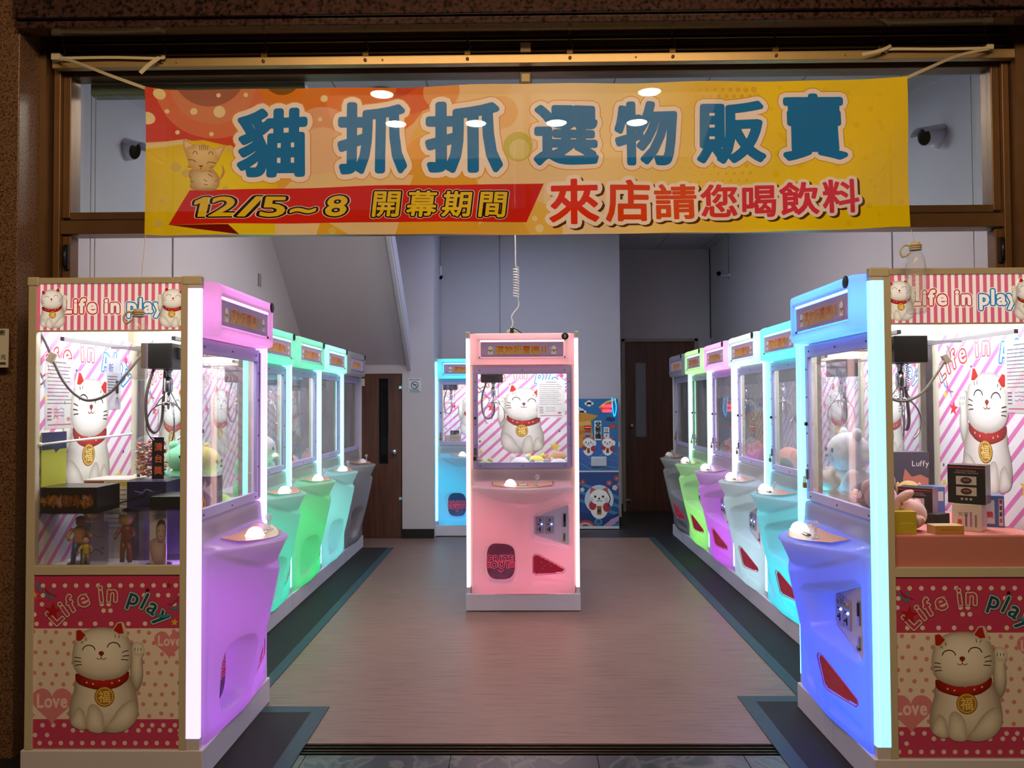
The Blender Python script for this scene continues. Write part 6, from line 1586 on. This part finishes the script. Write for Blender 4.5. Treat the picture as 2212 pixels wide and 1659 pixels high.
a = unproj_x(560, 605, -2.308); o = tag(MB().box(-2.309, -2.30, a.y - .035, a.y + .035, a.z - .055, a.z + .055, b=.002).build('wall_plate', mat('grey_plate', '8f8b8f', .4)), 'narrow grey wall plate high on the left wall', 'wall plate')
for x, lab in ((-1.955, 'left'),):
    m = MB(); m.tube([(x, 3.4425, 1.6), (x, 3.4425, 2.91)], .0018, 5); m.tube([(x + .02, 3.4425, 1.6), (x + .02, 3.4425, 2.91)], .0018, 5); tag(m.build('bead_chain', mat('pale_bead_cord', 'a8a49c', .6)), 'pale beaded blind cord hanging inside the left end of the shop window', 'cord')
m = MB(); m.tube([(2.02, 3.4425, 1.6), (2.02, 3.4425, 2.91)], .0018, 5); tag(m.build('bead_chain', mat('pale_bead_cord')), 'pale beaded blind cord hanging inside the right end of the shop window', 'cord')
m = MB(); m.box(-1.96, -.98, 3.4405, 3.50, 2.86, 2.915, b=.006); tag(m.build('blind_box', mat('olive_blind', '7c8276', .5)), 'grey-green rolled blind behind the top of the left transom glass', 'blind')
# coiled supply cable down to the pink machine
def coil():
    x, y = -.045, 5.72
    P = [(x - .005, y, 3.495), (x, y, 2.6), (x + .002, y, 2.47)]; pts = catmull(P, 6)
    n = 11; 
    for k in range(n * 12):
        t = k / (n * 12); a = 2 * PI * k / 12; pts.append(Vector((x + .004 + .019 * math.cos(a) , y + .019 * math.sin(a), 2.46 - .22 * t)))
    pts += catmull([(x + .015, y, 2.235), (x + .02, y, 2.17), (x - .03, y, 2.10), (x - .022, y, 2.04), (x - .05, y, 1.985)], 6)
    tag(MB().tube(pts, .0045, 7).build('coiled_cable', mat('white_cable', 'dcd8d8', .4)), 'white coiled power cable hanging down to the pink machine', 'cable')
    t = thing('power_block', 'cream socket block with black plug on top of the pink machine', 'socket', (-.075, 5.66, 1.9455))
    MB().box(-.035, .045, -.03, .03, 0, .04, b=.004).build('socket_body', mat('cream_plastic', 'd0c4ac', .4), t)
    MB().tube(catmull([(.0, -.035, .03), (.005, -.04, .05), (.03, -.04, .045), (.08, -.05, .012), (.10, -.04, .004)], 5), .004, 6).box(-.012, .015, -.045, -.025, .01, .055, b=.004).build('black_plug', BLACK, t)
coil()
# no smoking notice, room plate, address plate
c = Cv(); c.rect(-.07, .07, -.075, .075, 'd8dce2'); c.text('本場所全面禁菸', -.062, .052, .0175, [(.02, '2a7a8a')]); c.ell(0, 0, .040, .040, '20222c', 28); c.ell(0, 0, .033, .033, 'd8dce2', 28)
c.line([(-.022, .004), (.022, .004)], .008, '20222c', smooth=False); c.line([(-.024, .024), (.024, -.024)], .007, '20222c', smooth=False); c.text('吸菸者最高處', -.062, -.058, .0175, [(.02, '2a7a8a')]); c.rect(-.06, .06, -.072, -.066, '2a9aa8')
a = unproj(896, 832, DL - .002); o = tag(MB().box(-.072, .072, 0, .002, -.077, .077).build('no_smoking_sign', mat('sign_white', 'd8dce2', .4), None, (a.x, DL - .0025, a.z)), 'small white no smoking sign on the wall right of the left door', 'sign'); c.build('sign_print', PRT, o, (0, -.0004, 0))
c = Cv(); c.rect(-.06, .05, -.04, .04, 'd8d4cc'); c.text('-2', -.03, -.024, .066, [(.0, '33302c')])
a = unproj(778, 826, DL - .01); o = tag(MB().box(-.06, .05, 0, .003, -.04, .04).build('room_plate', mat('plate_white', 'd8d4cc', .4), None, (a.x, DL - .012, a.z)), 'small white plate marked -2 at the top of the left door', 'sign'); c.build('plate_print', PRT, o, (0, -.0004, 0))
a = unproj(-8, 752, 3.12); o = tag(MB().box(-.06, .048, 0, .006, -.08, .08, b=.001).build('address_plate', mat('plate_white'), None, (a.x, 3.121, a.z)), 'white notice plate on the granite pier at the left edge', 'sign')
c = Cv(); c.text('廚', .012, .055, .024, [(.02, '4a4640')]); c.text('元', .018, -.045, .022, [(.02, '4a4640')]); c.rect(.015, .04, -.068, -.058, '4a4640'); c.build('plate_print', PRT, o, (0, -.0006, 0))
